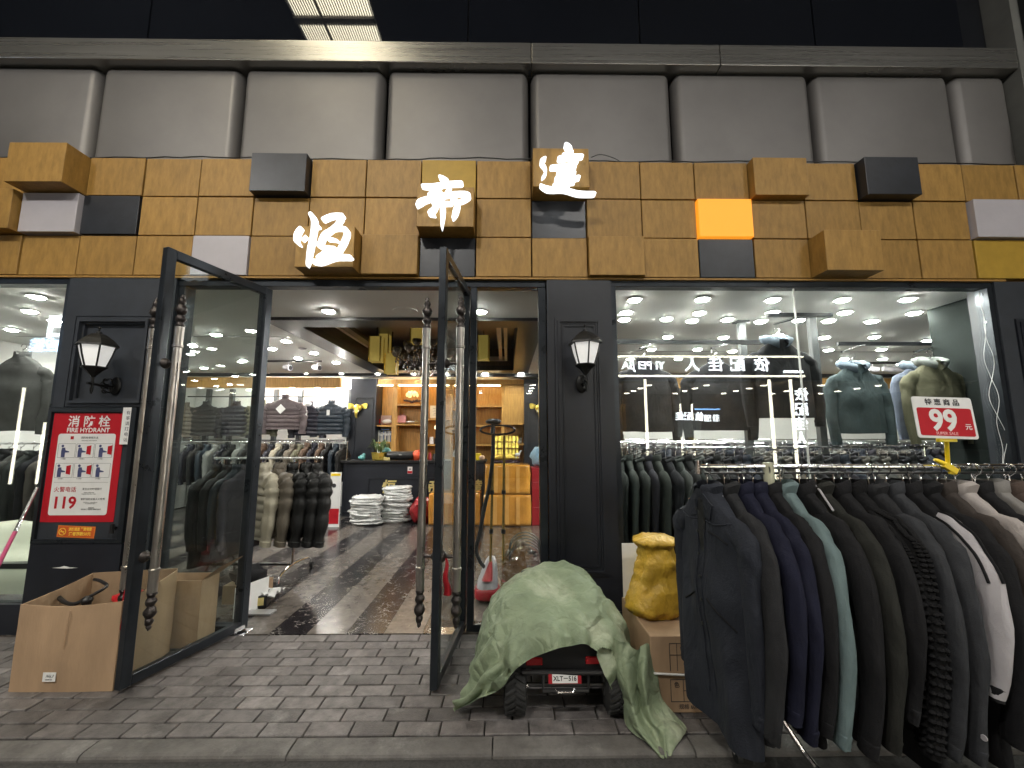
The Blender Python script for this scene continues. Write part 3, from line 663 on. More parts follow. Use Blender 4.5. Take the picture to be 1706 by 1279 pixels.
# ragged sealant and fairy-light wire at the window edges
m = MB()
for k in range(2):
    q = [Vector((4.12 + .035 * noise.noise(Vector((z * 3, k * 5, 1))) * 2 + .01 * k, 3.445, z)) for z in [2.75 - i * .045 for i in range(36 + k * 4)]]
    m.tube(q, .0016, 4)
tag(m.obj("string_wire", PAPER), "thin white wire hanging in loops down the right edge of the big window", "wire")
m = MB().box(-3.70, -3.67, 3.405, 3.418, 1.2, 2.6)
# ================================================================ glass doors
def pole(parent, x, y, y_leaf):
    "ornate pull pole standing beside the leaf, local coordinates"
    z0, z1 = .56, 2.22
    p = MB().lathe([(.0, z0), (.026, z0), (.026, z0 + .12), (.030, z0 + .122), (.030, z0 + .135), (.025, z0 + .14), (.0245, z0 + .8), (.0245, z1 - .14), (.030, z1 - .135), (.030, z1 - .12), (.026, z1 - .118), (.027, z1), (0, z1)], (x, y, 0), 18).obj("pull_pole", IRON, parent, smooth=40, world=False)
    fin = [(.027, 0), (.031, .01), (.024, .02), (.020, .03), (.030, .042), (.034, .055), (.026, .07), (.019, .08), (.028, .092), (.036, .108), (.037, .122), (.028, .14), (.018, .15), (.022, .158), (.025, .17), (.020, .185), (.012, .192), (.016, .20), (.012, .212), (.002, .222)]
    m = MB().lathe([(r * .92, z) for r, z in fin], (x, y, z1), 16); m.v = [(vx + .003 * math.sin(vz * 160 + math.atan2(vy - y, vx - x) * 2), vy, vz) for vx, vy, vz in m.v]
    m.obj("finial", IROND, p, smooth=60, world=False)
    m = MB().lathe([(r * .92, -z) for r, z in fin], (x, y, z0), 16); m.v = [(vx + .003 * math.sin(vz * 160 + math.atan2(vy - y, vx - x) * 2), vy, vz) for vx, vy, vz in m.v]
    m.obj("finial", IROND, p, smooth=60, world=False)
    for zz in (z0 + .20, z1 - .24):
        m = MB().tube([(x, y, zz), (x, y_leaf, zz)], .009, 8); s_ = 1 if y > y_leaf else -1
        m.tube([(x, y_leaf + s_ * .024, zz), (x, y_leaf + s_ * .034, zz), (x, y_leaf + s_ * .05, zz)], [.036, .030, .012], 14)
        m.obj("bracket", IROND, p, smooth=50, world=False)
def door(hx, hy, L_, ang, label):
    o = empty("glass_door", (hx, hy, 0), label, "door", "open entrance doors", rz=ang)
    zb, zt = .02, 2.765; wv, th = .062, .024
    MB().box(0, wv, -th, th, zb, zt).obj("stile", FRAME, o, world=False, bevel=.003)
    MB().box(L_ - wv, L_, -th, th, zb, zt).obj("stile", FRAME, o, world=False, bevel=.003)
    MB().box(wv, L_ - wv, -th + .002, th - .002, zt - wv, zt).obj("top_rail", FRAME, o, world=False, bevel=.003)
    MB().box(wv, L_ - wv, -th + .002, th - .002, zb, zb + .06).obj("bottom_rail", FRAME, o, world=False, bevel=.003)
    MB().box(wv, L_ - wv, -.005, .005, zb + .06, zt - wv).obj("pane", GLASS_DOOR, o, world=False)
    MB().box(.03, .12, -.03, .03, zb, zb + .03).obj("pivot", CHROME, o, world=False)
    for s_ in (1, -1): pole(o, L_ - .06, s_ * .115, 0)
    return o
d1 = door(-2.06, 3.50, .865, math.atan2(-.84, -.235), "left glass entrance door standing open with tall ornate pull poles")
d2 = door(-.345, 3.50, .86, math.atan2(-.84, -.085), "right glass entrance door standing open with tall ornate pull poles")
for hx, nm in ((-2.02, "left"), (-.42, "right")):
    m = MB().box(hx - .16, hx + .02, 3.38, 3.50, .0, .006); o = m.obj("floor_spring_plate", CHROME, bevel=.002); tag(o, "worn metal floor spring plate under the hinge side of the %s door" % nm, "door hardware")

# red ribbons tied on door poles
def ribbon(p0, p1, label, wd=.022):
    p0, p1 = Vector(p0), Vector(p1); mb = MB(); rings = []
    for k in range(14):
        t = k / 13; c = p0.lerp(p1, t) + Vector((.006 * math.sin(t * 9), .006 * math.cos(t * 7), 0)); ww = wd * (.35 + .9 * t)
        rings.append([c + Vector((ww * math.cos(a) * .9, ww * .35 * math.sin(a * 2 + t), 0)) + Vector((0, .2 * ww * math.sin(a), 0)) for a in [j * PI / 5 for j in range(10)]])
    mb.loft(rings, cap0=True, cap1=True); return tag(mb.obj("ribbon", REDD, smooth=60), label, "ribbon")
lw = d1.location
def onleaf(d, u, v, z):
    c, s_ = math.cos(d.rotation_euler[2]), math.sin(d.rotation_euler[2]); return (d.location.x + u * c - v * s_, d.location.y + u * s_ + v * c, z)
ribbon(onleaf(d1, .80, -.055, .74), onleaf(d1, .84, -.075, .34), "red cloth ribbon hanging from the bracket of the left door, beside the big carton")
ribbon(onleaf(d2, .82, .05, .755), onleaf(d2, .80, .055, .53), "red cloth ribbon hanging on the right door beside its inner pole")

# ================================================================ opposite side of the street (seen in reflections) and roof
OY = -5.0
def mir(px, py): 
    p = at(px, py, 6.8 - OY); return p.x, p.z
opp = empty("opposite_shop", (4, OY, 0), "opposite shop with white lit lettering and cream neon outlines, mirrored in the right window", "shop")
MB().box(-12, 14, OY - .3, OY - .06, 3.15, 3.95).obj("sign_band", BLACKM, opp)
MB().box(-12, 14, OY - .3, OY - .1, 3.95, 9.0).obj("upper_wall", BLACKM, opp)
NEON = emis("cream_neon", (1, .93, .70), 12.); NEONB = emis("blue_neon", (.25, .5, 1), 9.); OSIGN = emis("opposite_lettering", (.9, .96, 1), 13.)
zt_ = mir(1150, 592)[1]; zb_ = mir(1150, 625)[1]; xr = mir(1345, 610)[0]; xl = mir(1022, 610)[0]
m = MB(); m.box(xl - .3, xr, OY - .06, OY, zt_ - .02, zt_ + .02).box(xl - .3, xr, OY - .06, OY, zb_ - .025, zb_ + .025)
for px in (1080, 1292, 1328): X, Z = mir(px, 700); m.box(X - .03, X + .03, OY - .06, OY, .25, zb_ - .1)
for px in (1176, 1198): X, Z = mir(px, 700); m.box(X - .02, X + .02, OY - 1.6, OY - 1.55, .4, zb_ - .7)
for px, z0n in ((22, 2.9), (66, 1.9)):
    X, Z = mir(px, 700); m.box(X - .012, X + .012, OY - .06, OY, .2, z0n)
m.obj("neon_tube", NEON, opp)
X, Z = mir(1225, 675); MB().box(X - .4, X + .4, OY - 1.6, OY - 1.55, Z - .02, Z + .02).obj("neon_tube", NEONB, opp)
def otext(s, px, py, size, mt=OSIGN, y=OY, bold=.003, al='CENTER'):
    X, Z = mir(px, py); text(s, size, mt, opp, (X, y + .01, Z), (R(90), 0, R(180)), .02, bold=bold, align=al)
for ch, px in (("依", 1273), ("配", 1232), ("佳", 1196), ("人", 1156)): otext(ch, px, 607, .46)
otext("YI PEI JIA REN", 1110, 608, .33, al="LEFT")
otext("A6-1108-1109", 1326, 618, .10, bold=.003)
for k, ch in enumerate("依配佳人"): otext(ch, 1340, 658 + k * 24.5, .40)
for ch, px in (("依", 1168), ("配", 1150), ("佳", 1135)): otext(ch, px, 694, .26, bold=.002)
for ch, px in (("佳", 1240), ("配", 1224), ("依", 1208)):
    X, Z = mir(px, 693); text(ch, .24, OSIGN, opp, (X, OY - 1.5, Z), (R(90), 0, R(180)), .02, bold=.001, sx=-1)
# lit room behind the opposite glazing
BRW = M("opposite_wall", (.20, .14, .09), .6, 0, .3, 2)
MB().box(-12, 14, OY - 3.6, OY - 3.5, 0, 3.1).obj("room_wall", BRW, opp); MB().box(-12, 14, OY - 3.6, OY - .3, 3.1, 3.15).obj("room_ceiling", M("opposite_ceiling", (.24, .18, .12), .5), opp)
MB().box(-12, 14, OY - 3.6, OY - .3, -.05, 0).obj("room_floor", M("opposite_floor", (.15, .14, .13), .3), opp)
X, Z = mir(1050, 720); MB().box(2.6, 4.4, OY - 3.5, OY - 3.4, .0, 2.7).obj("wood_panel", YWOOD, opp)
OL = emis("opposite_downlight", (1, .93, .8), 30.); m = MB()
for i in range(13):
    for j in range(4): m.lathe([(0, 0), (.09, 0), (.09, .01), (0, .01)], (-10 + i * 1.8, OY - .8 - j * .8, 3.08), 10)
m.obj("ceiling_lamps", OL, opp)
GR_ = M("opposite_goods", (.12, .12, .13), .8, 0, .6, 3)
m = MB()
for i in range(26): x_ = -11 + i * .95; m.box(x_, x_ + .7, OY - 2.6, OY - 2.2, .2, 1.1 + .5 * random.random())
m.obj("clothes_display", GR_, opp)
# second opposite sign, seen mirrored in the left window
op2 = empty("opposite_sign", (-7, OY, 2.4), "white and blue lettering of a shop across the street, mirrored in the left window", "sign")
X, Z = mir(90, 545); text("日", .75, OSIGN, op2, (X, OY + .02, Z), (R(90), 0, R(180)), .02, bold=.02)
X, Z = mir(80, 575); text("供应链", .42, emis("blue_lettering", (.5, .72, 1), 12.), op2, (X, OY + .02, Z), (R(90), 0, R(180)), .02, bold=.01)
MB().box(X - 2.5, X + 1.4, OY - .06, OY - .03, Z - .5, Z + .9).obj("ribbed_board", M("sign_grey", (.3, .3, .3), .5), op2)

# covered street roof with a lit strip of corrugated sheet
ZR = 9.0
struct(MB().box(-14, -3.85, -6, 3.5, ZR, ZR + .1).box(-2.40, 14, -6, 3.5, ZR, ZR + .1), "street_roof", M("roof_sheet", (.03, .032, .04), .7))
SKYL = emis("translucent_sheet", (1.0, .92, .70), 9.5)
sk = empty("roof_light_strip", (-3.1, 0, ZR), "lit corrugated translucent strip in the roof of the covered street, mirrored in the glazing at the top", "roof light")
x = -3.82; m = MB()
while x < -2.44:
    m.box(x, x + .026, -6, 3.5, ZR + .03, ZR + .04); m.quad((x + .026, -6, ZR + .035), (x + .045, -6, ZR + .035), (x + .045, 3.5, ZR + .035), (x + .026, 3.5, ZR + .035)) ; x += .045
m.obj("corrugated_sheet", SKYL, sk)
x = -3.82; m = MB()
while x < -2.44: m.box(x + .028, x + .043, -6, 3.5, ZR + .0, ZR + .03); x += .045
m.obj("sheet_rib", M("rib_brown", (.2, .17, .12), .8), sk)  # narrow ribs of one even brown below the lit strips
m = MB()
for yy in (-4.5, -3, -1.5, .42, 1.9): m.box(-3.85, -2.40, yy, yy + .13, ZR - .06, ZR)
for xx in (-3.35,): m.box(xx, xx + .03, -6, 3.5, ZR - .04, ZR)
m.obj("purlin", M("purlin_steel", (.10, .09, .07), .5), sk)
# lamps added out of view to light the front, hung from the roof
for i, x in enumerate((-5.6, -1.9, 1.9, 5.6)):
    fl = empty("added_fill_lamp", (x, -1.9, 6.6), "street floodlight added out of view to light the front, number %s from the left" % ("one", "two", "three", "four")[i], "lamp", "fill lamps added over the covered street")
    MB().box(-.3, .3, -.16, .16, .02, .12).obj("housing", BLACKM, fl, world=False); MB().tube([(0, 0, .1), (0, 0, ZR - 6.6)], .012, 6).obj("rod", BLACKM, fl, world=False)
    ld = bpy.data.lights.new("fill_light", 'AREA'); ld.shape = 'RECTANGLE'; ld.size = .56; ld.size_y = .3; ld.energy = FILL_W * (1.15, 1.25, .85, .7)[i]; ld.color = (1, .965, .91)
    lo = bpy.data.objects.new("fill_light", ld); COL.objects.link(lo); lo.parent = fl; lo.location = (0, 0, 0); lo.rotation_euler = (R(30), 0, 0)
# ================================================================ shop interior
# pillars with gold elephant heads at the back
YB = 8.85
def panelled(name, x0, x1, y, label, cat="pillar", z1=CZ_ - .08):
    o = empty(name, ((x0 + x1) / 2, y, 0), label, cat); MB().box(x0, x1, y, BY, 0, z1).obj("shaft", NAVY, o)
    m = MB(); mould(m, x0 + .09, x1 - .05, .95, 2.36, y - .0005, .04, .02); m.obj("moulding", NAVY, o); return o
panelled("pillar", -3.34, -2.80, YB, "dark panelled pillar with a gold elephant head left of the wooden cabinet")
panelled("pillar", .36, .85, YB, "dark panelled pillar with a gold elephant head right of the wooden cabinet")
def elephant(x, z, y, label):
    o = empty("elephant_head_ornament", (x, y, z), label, "ornament")
    m = MB(); m.ball((0, -.05, 0), .085, .06, .08, 14, 9, .2); m.tube([(0, -.09, -.02), (0, -.12, -.09), (0, -.12, -.15), (0, -.10, -.19), (0, -.07, -.2)], [.042, .034, .026, .02, .016], 10); m.obj("head", GOLD, o, smooth=60, world=False)
    for s_ in (1, -1):
        e = MB(); rg = []
        for k in range(12):
            a = 2 * PI * k / 12; rg.append((s_ * (.125 + .085 * math.cos(a)), -.045 + .015 * math.sin(a * 2), .045 + .055 * math.sin(a) - .05 * math.cos(a) * (math.sin(a) < 0) + .03 * math.cos(a)))
        c_ = MB(); i0 = len(c_.v); c_.v = list(rg) + [(s_ * .10, -.035, .03), (s_ * .1, -.055, .03)]
        for k in range(12): c_.f.append((k, (k + 1) % 12, 12)); c_.f.append(((k + 1) % 12, k, 13))
        c_.obj("ear", GOLD, o, smooth=60, world=False)
        MB().tube([(s_ * .035, -.10, -.04), (s_ * .055, -.14, -.09), (s_ * .06, -.16, -.08)], [.012, .008, .002], 7).obj("tusk", WHITEP, o, world=False)
p = at(597, 680, YB); elephant(p.x, p.z, YB, "gold elephant head on the dark pillar left of the wooden cabinet")
p = at(898, 680, YB); elephant(p.x, p.z, YB, "gold elephant head on the dark pillar right of the wooden cabinet")

# wooden display cabinet behind the counter
YC = 8.95
cab = empty("display_cabinet", (-1.25, 9.0, 0), "honey wood display cabinet with open shelves behind the counter", "cabinet")
cx0, cx1 = at(622, 650, YC).x, at(884, 650, YC).x
def wx(px): return at(px, 690, YC).x
def wz(py): return at(740, py, YC).z
MB().box(cx0, cx1, BY - .06, BY, 0, CZ_ - .1).obj("back_board", YWOOD, cab)
MB().box(cx0, cx1, YC - .03, YC + .03, wz(640), CZ_ - .085).obj("head_board", YWOOD, cab)
ups = [622, 657, 705, 751, 790, 838, 884]
for i, px in enumerate(ups):
    x_ = wx(px); wd_ = .028 if px not in (657, ) else .05
    MB().box(x_ - wd_, x_ + wd_, YC, BY - .061, .0, wz(640)).obj("upright", YWOOD, cab)
def shelf(p0, p1, py): MB().box(wx(p0) + .03, wx(p1) - .03, YC + .01, BY - .062, wz(py) - .02, wz(py) + .015).obj("shelf", YWOOD, cab)
for s_ in ((622, 657, 709), (622, 657, 737), (657, 705, 674), (657, 705, 707), (705, 751, 698), (705, 751, 741), (751, 790, 682), (751, 790, 714), (790, 838, 676), (790, 838, 709), (838, 884, 740), (790, 838, 741)): shelf(*s_)
MB().box(wx(838) + .03, wx(884) - .03, YC - .012, YC + .01, wz(707), wz(641)).obj("cupboard_door", YWOOD, cab)
None and MB().box(wx(622) + .03, wx(657) - .05, YC + .02, BY - .063, wz(737), wz(709) - .02).obj("dark_niche", M("niche_brown", (.05, .035, .02), .5), cab)
YS = YC + .18
def on(px, py): return at(px, py, YS)
# ornaments
def tree_orn(px, py, s_, label):
    p = on(px, py); o = empty("lotus_ornament", p, label, "ornament")
    m = MB()
    for k in range(9):
        a = k * .7; m.tube([(0, 0, .0), (.05 * s_ * math.cos(a), .03 * math.sin(a), .03), (.16 * s_ * math.cos(a * 2.1), .05 * math.sin(a), .05 + .02 * math.sin(k))], [.012, .02, .012], 6)
    m.obj("base", M("dark_driftwood", (.04, .02, .025), .4), o, world=False)
    for k in range(16):
        a = k * 2.4; rr_ = .11 * s_ * math.sqrt(k / 16); MB().ball((rr_ * math.cos(a), rr_ * math.sin(a) * .5, .13 + .05 * s_ * math.cos(k / 16 * 1.5) * 1.6), .030, .02, .045, 7, 5).obj("petal", emis("warm_petal", (1, .75, .3), .6) if "warm_petal" not in MATS else MATS["warm_petal"], o, smooth=True, world=False)
tree_orn(686, 671, 1.25, "glowing golden lotus ornament on a dark base, upper shelf of the cabinet")
def vessel(name, px, py, prof, mat, label, cat, n=16, y=None, s_=1.):
    p = at(px, py, y or YS); o = MB().lathe([(r * s_, z * s_) for r, z in prof], (0, 0, 0), n).obj(name, mat, loc=p, smooth=50); return tag(o, label, cat)
PINK = M("pink_tin", (.55, .25, .25), .4); TEAL = M("teal_glaze", (.12, .36, .36), .35); DG = M("dark_green_leaf", (.02, .06, .025), .5)
p = on(669.5, 704); o = MB().box(-.085, .085, -.08, .08, 0, .155).obj("pink_gift_box", PINK, loc=p, bevel=.006); tag(o, "pink gift box on the middle shelf of the cabinet", "gift box")
m = MB(); m.box(-.09, .09, -.012, .012, .156, .16).tube([(-.0, 0, .16), (-.05, 0, .20), (-.01, 0, .165)], .008, 5).tube([(0, 0, .16), (.05, 0, .20), (.01, 0, .165)], .008, 5); m.obj("bow", PINK, o, world=False)
p = on(684, 704); tag(MB().ball((0, 0, .02), .11, .06, .022, 14, 6).obj("fan_dish", PAPER, loc=p, smooth=True), "flat pale dish lying beside the pink box", "dish")
p = on(692, 704); tag(MB().ball((0, 0, .025), .03, .03, .03, 10, 6).ball((.05, 0, .02), .025, .02, .02, 10, 6).obj("toy_figure", M("straw", (.55, .42, .2), .6), loc=p, smooth=True), "small straw coloured figure beside the pale dish", "figure")
p = on(640, 706); o = MB().box(-.12, .12, -.02, .02, 0, .19).obj("framed_picture", M("pinkish_card", (.55, .38, .33), .5), loc=p + Vector((0, .12, 0))); tag(o, "framed pinkish card standing at the back of the left shelf", "picture")
p = on(645, 706); o = MB().ball((0, 0, .05), .11, .05, .05, 16, 7).obj("porcelain_turtle", PAPER, loc=p, smooth=True); tag(o, "white porcelain dome beside the red figures on the left shelf", "ornament")
p = on(630, 706); o = MB().ball((0, 0, .035), .05, .04, .035, 10, 6, .3).ball((.03, 0, .08), .02, .02, .03, 8, 5).obj("red_figure", RED, loc=p, smooth=True); tag(o, "small red figures on the left shelf of the cabinet", "figure")
# books
x_ = wx(624) + .06; i = 0; bk_c = [(.55, .55, .52), (.06, .07, .10), (.35, .36, .4), (.5, .48, .42), (.10, .16, .3), (.25, .2, .2)]
while x_ < wx(655) - .06:
    wdt = random.uniform(.018, .034); h = random.uniform(.19, .25); c_ = bk_c[i % 6]; mt = M("book_cloth_%d" % (i % 6), c_, .6)
    o = MB().box(0, wdt, -.07, .07, 0, h).obj("book", mt, loc=(x_, YS, wz(737) + .015)); 
    tag(o, "%s book in the tight row on the left cabinet shelf" % ("first pale cream", "first black", "first grey", "first beige", "upright blue", "first brown", "second pale cream", "second black", "second grey", "second beige", "second blue", "second brown", "third cream", "third black")[i % 14], "book", "books on the cabinet shelf"); MB().box(.003, wdt - .003, -.0715, -.070, h * .6, h * .8).obj("spine_label", PAPER, o, world=False); x_ += wdt + .002; i += 1
p = on(641, 716); tag(MB().box(-.09, .09, -.07, .07, 0, .02).obj("book", MATS["book_cloth_4"], loc=(wx(640), YS, wz(737) + .27)), "blue book lying flat on top of the row of books", "book")
p = on(727, 696); o = MB().box(-.14, .14, -.012, .012, 0, .27).obj("certificate_plaque", M("cream_card", (.62, .55, .4), .5), loc=p); tag(o, "cream certificate plaque on the middle shelf beside the door pole", "plaque")
m = MB();
for k in range(5): m.box(-.08 + .02 * (k % 2), .08 - .03 * (k % 3), -.0135, -.012, .06 + k * .035, .066 + k * .035)
m.obj("print_lines", INK, o, world=False)
vessel("glass_bulb", 726, 716, [(0, 0), (.03, .03), (.035, .06), (.02, .09), (.006, .11), (.006, .13)], emis("warm_bulb", (1, .7, .4), 1.6), "small glowing round bulb ornament in the middle bay of the cabinet", "lamp")
for k, (px, hh, c_) in enumerate(((719, .16, PAPER), (727, .13, BLACKP), (733, .15, PAPER))):
    p = on(px, 740); tag(MB().box(-.04, .04, -.04, .04, 0, hh).obj("product_box", c_, loc=p, bevel=.004), "%s product box on the low middle shelf beside the pole" % ("tall white", "small black", "short white")[k], "box")
# plant on the counter
KY = 8.15; KZ = 1.045
ct = empty("counter", (-1.7, 8.3, 0), "black panelled reception counter with gold lettering", "counter")
kx0, kx1 = at(571, 800, KY).x, at(806, 800, KY).x
MB().box(kx0, kx1, KY, KY + .45, .0, 1.0).obj("front_body", NAVY, ct)
MB().box(kx0 - .04, kx1 + .04, KY - .05, KY + .5, 1.001, 1.045).obj("worktop", BLACKP, ct, bevel=.006)
m = MB(); mould(m, kx0 + .03, kx1 - .03, .06, .97, KY - .0005, .03, .015); mould(m, at(612, 800, KY).x, at(700, 800, KY).x, .28, .72, KY - .0005, .035, .018); mould(m, at(712, 800, KY).x, at(800, 800, KY).x, .28, .72, KY - .0005, .035, .018); m.obj("moulding", NAVY, ct)
p = at(646, 812, KY - .02); text("恒", .26, GOLDT, ct, p, depth=.008, bold=.006, shear=.2)
p = at(722, 812, KY - .02); text("帝", .26, GOLDT, ct, p, depth=.008, bold=.006, shear=.2)
p = at(790, 812, KY - .02); text("達", .26, GOLDT, ct, p, depth=.008, bold=.006, shear=.2)
p = at(683, 783, KY - .005); cd_ = MB().box(-.045, .045, -.003, .002, -.065, .065).obj("payment_card", PAPER, loc=p); tag(cd_, "white and red card stuck on the front of the black counter", "card")
MB().box(-.043, .043, -.004, -.003, -.06, -.015).obj("red_band", RED, cd_, world=False); MB().box(-.02, .02, -.004, -.003, .01, .03).obj("print_line", INK, cd_, world=False)
def kp(px, dy=0.): 
    p = at(px, 768, KY + .14 + dy); p.z = KZ; return p
pot = empty("potted_plant", kp(631), "green leafy plant in a gold bowl on the left end of the counter", "plant")
MB().lathe([(0, 0), (.11, 0), (.13, .02), (.15, .14), (.16, .15), (.14, .15), (.12, .1), (0, .1)], (0, 0, 0), 10).obj("bowl", GOLD, pot, world=False)
m = MB()
for k in range(60):
    a = random.uniform(0, 2 * PI); l = random.uniform(.12, .26); dr = Vector((math.cos(a), math.sin(a) * .7, 0)); b0 = dr * .03 + Vector((0, 0, .14)); mid = b0 + dr * l * .5 + Vector((0, 0, random.uniform(.12, .28))); tp = b0 + dr * l + Vector((0, 0, random.uniform(.02, .22))); wv = Vector((-dr.y, dr.x, 0)) * .014
    m.quad(b0 - wv * .4, b0 + wv * .4, mid + wv, mid - wv); m.tri(mid - wv, mid + wv, tp)
m.obj("leaves", M("leaf_green", (.13, .20, .08), .5, 0, .4, 30), pot, world=False)
MB().box(-.03, .03, -.03, .03, .14, .30).obj("white_jar", PAPER, pot, world=False)
o = MB().tube([(-.26, 0, .09), (-.25, 0, .09), (.25, 0, .09), (.26, 0, .09)], [.05, .085, .085, .05], 16).obj("rolled_bag", BLACKP, loc=kp(667), smooth=50); tag(o, "long black rolled bag lying on the counter beside the red bag", "bag"); text("▬▬", .03, PAPER, o, (.02, -.09, .11), depth=.001, world=False)
tag(MB().ball((0, 0, .09), .15, .12, .10, 16, 9, .55, 3.).ball((.05, -.04, .14), .07, .05, .06, 10, 7, .7, 9).obj("plastic_bag", M("orange_red_bag", (.70, .10, .04), .35, 0, .3, 14, .5, 30), loc=kp(697), smooth=70), "crumpled orange red plastic bag on the counter", "bag")
tag(MB().ball((0, 0, .05), .07, .05, .05, 12, 7, .4, 2).ball((.03, 0, .10), .035, .03, .04, 10, 6).obj("stapler_figure", TEAL, loc=kp(603), smooth=60), "small teal ornament at the left end of the counter", "ornament")
tag(MB().box(-.06, .06, -.05, .05, 0, .06).obj("card_holder", GOLDT, loc=kp(645, -.03), bevel=.006), "small gold card holder on the counter in front of the black bag", "card holder")
tag(MB().ball((0, 0, .16), .10, .06, .09, 14, 8).box(-.05, .05, -.03, .03, 0, .1).obj("desk_fan", TEAL, loc=kp(643, .2), smooth=60), "light blue desk fan behind the plant on the counter", "fan")
tag(MB().lathe([(0, 0), (.03, 0), (.03, .1), (.012, .12), (.012, .15), (0, .15)], n=12).obj("bottle", PAPER, loc=kp(650, .25), smooth=50), "small white bottle behind the black rolled bag", "bottle")
for k, (px, c_, hh, lb) in enumerate(((716, REDD, .15, "dark red"), (723, BLACKP, .12, "black"), (730, PAPER, .13, "white"), (757, PAPER, .2, "clear white wrapped"), (764, REDD, .12, "maroon"))):
    tag(MB().lathe([(0, 0), (.035, 0), (.035, hh * .7), (.018, hh * .85), (.018, hh), (0, hh)], n=12).obj("bottle", c_, loc=kp(px, .1), smooth=50), "%s bottle among the things on the counter beside the door pole" % lb, "bottle")
tag(MB().box(-.07, .07, -.05, .05, 0, .13).obj("yellow_toy_box", YEL, loc=kp(796), bevel=.01), "bright yellow box on the right end of the counter", "box")
tag(MB().ball((0, 0, .05), .06, .05, .05, 12, 7).obj("round_ornament", M("peach_glaze", (.6, .38, .25), .4), loc=kp(803, -.05), smooth=True), "round peach coloured ornament beside the bright yellow box", "ornament")
# gold ship ornament on a dark wood stand
sh = empty("gold_sailing_ship", at(842, 770, 8.4), "golden sailing ship ornament with white deer on a dark stand behind the wrapped cartons", "ornament")
m = MB();
for k in range(7):
    for j in range(3):
        zz = .12 + j * .13; x_ = -.22 + k * .07; m.quad((x_, -.02, zz), (x_ + .06, -.05, zz + .01), (x_ + .055, -.03, zz + .115), (x_ + .006, -.01, zz + .11))
m.obj("sails", GOLD, sh, world=False); MB().ball((0, 0, .06), .28, .08, .06, 14, 7).obj("hull", GOLD, sh, world=False, smooth=True)
m = MB();
for k in range(24): a = k * .9; m.tube([(.0, 0, -.04), (.18 * math.cos(a), .08 * math.sin(a), -.02 + .04 * math.sin(k)), (.30 * math.cos(a * 1.3), .1 * math.sin(a), -.02)], [.03, .03, .015], 6)
m.obj("root_stand", M("dark_root", (.035, .012, .02), .35), sh, world=False)
m = MB(); m.ball((.24, -.1, .13), .05, .03, .03, 10, 6); m.tube([(.27, -.1, .14), (.30, -.1, .20), (.33, -.1, .20)], [.018, .014, .008], 6)
for dx in (.21, .27): m.tube([(dx, -.1, .13), (dx, -.1, .05)], .007, 5)
m.obj("deer", PAPER, sh, world=False)
tag(MB().box(-.25, .25, -.2, .2, 0, KZ - .08).obj("side_table", BLACKP, loc=(sh.location.x, 8.42, 0)), "black low cabinet under the golden ship", "cabinet")
sh.location.z = KZ - .08 + .06
for k, (px, lb) in enumerate(((856, "brown"), (866, "white"))):
    p = on(px, 739); tag(MB().ball((0, 0, .05), .05, .04, .05, 10, 6, .4, k).ball((.02, 0, .11), .03, .03, .03, 8, 5).obj("figurine", (M("clay", (.35, .25, .16), .6), PAPER)[k], loc=p, smooth=60), "small %s figurine on the low right shelf of the cabinet" % lb, "figurine")

# stacks of bagged garments in front of the counter
BAG = M("clear_bagged_cloth", (.58, .59, .58), .28, 0, .22, 14, .9, 22, coat=.3)
def stack(x, y, n_, s_, label):
    o = empty("garment_stack", (x, y, 0), label, "garment stack")
    for k in range(n_):
        z = .012 + k * .046; mb = MB(); rings = []
        ox, oy = random.uniform(-.025, .025), random.uniform(-.02, .02); tilt = random.uniform(-.08, .08)
        sx_, sy_ = random.uniform(.92, 1.06), random.uniform(.9, 1.08)
        for q in range(5):
            f = (.90, 1.0, 1.03, .98, .86)[q]; zz = z + q * .0125; rg = []
            for j in range(26):
                a = 2 * PI * j / 26; ca, sa = math.cos(a), math.sin(a)
                ex = .26 * s_ * math.copysign(abs(ca) ** .55, ca) * f + ox; ey = .17 * math.copysign(abs(sa) ** .55, sa) * f + oy
                w_ = noise.noise(Vector((ex * 9, ey * 9, k * 1.7 + x))) * .12; rg.append((ex * (1 + w_) * sx_, ey * (1 + w_) * sy_, zz + tilt * ex + noise.noise(Vector((ex * 14, ey * 14, k * 3.3 + q))) * .030))
            rings.append(rg)
        mb.loft(rings, cap0=True, cap1=True).obj("bagged_garment", BAG, o, smooth=35, world=False)
    return o
p = lev(604, 876); stack(p.x, p.y + .16, 10, 1.0, "stack of grey white bagged garments left of the taller one")
p = lev(656, 872); stack(p.x, p.y + .16, 13, .93, "taller stack of grey white bagged garments beside the red bag")
p = lev(694, 874); tag(MB().ball((0, 0, .2), .20, .18, .22, 18, 12, .5, 4).ball((0.02, 0, .42), .05, .05, .07, 10, 6, .6).obj("plastic_bag", M("dark_red_bag", (.30, .02, .025), .25, 0, .35, 14, .7, 25), loc=(p.x + .05, p.y + .15, 0), smooth=60), "dark red knotted plastic bag on the floor beside the garment stacks", "bag")
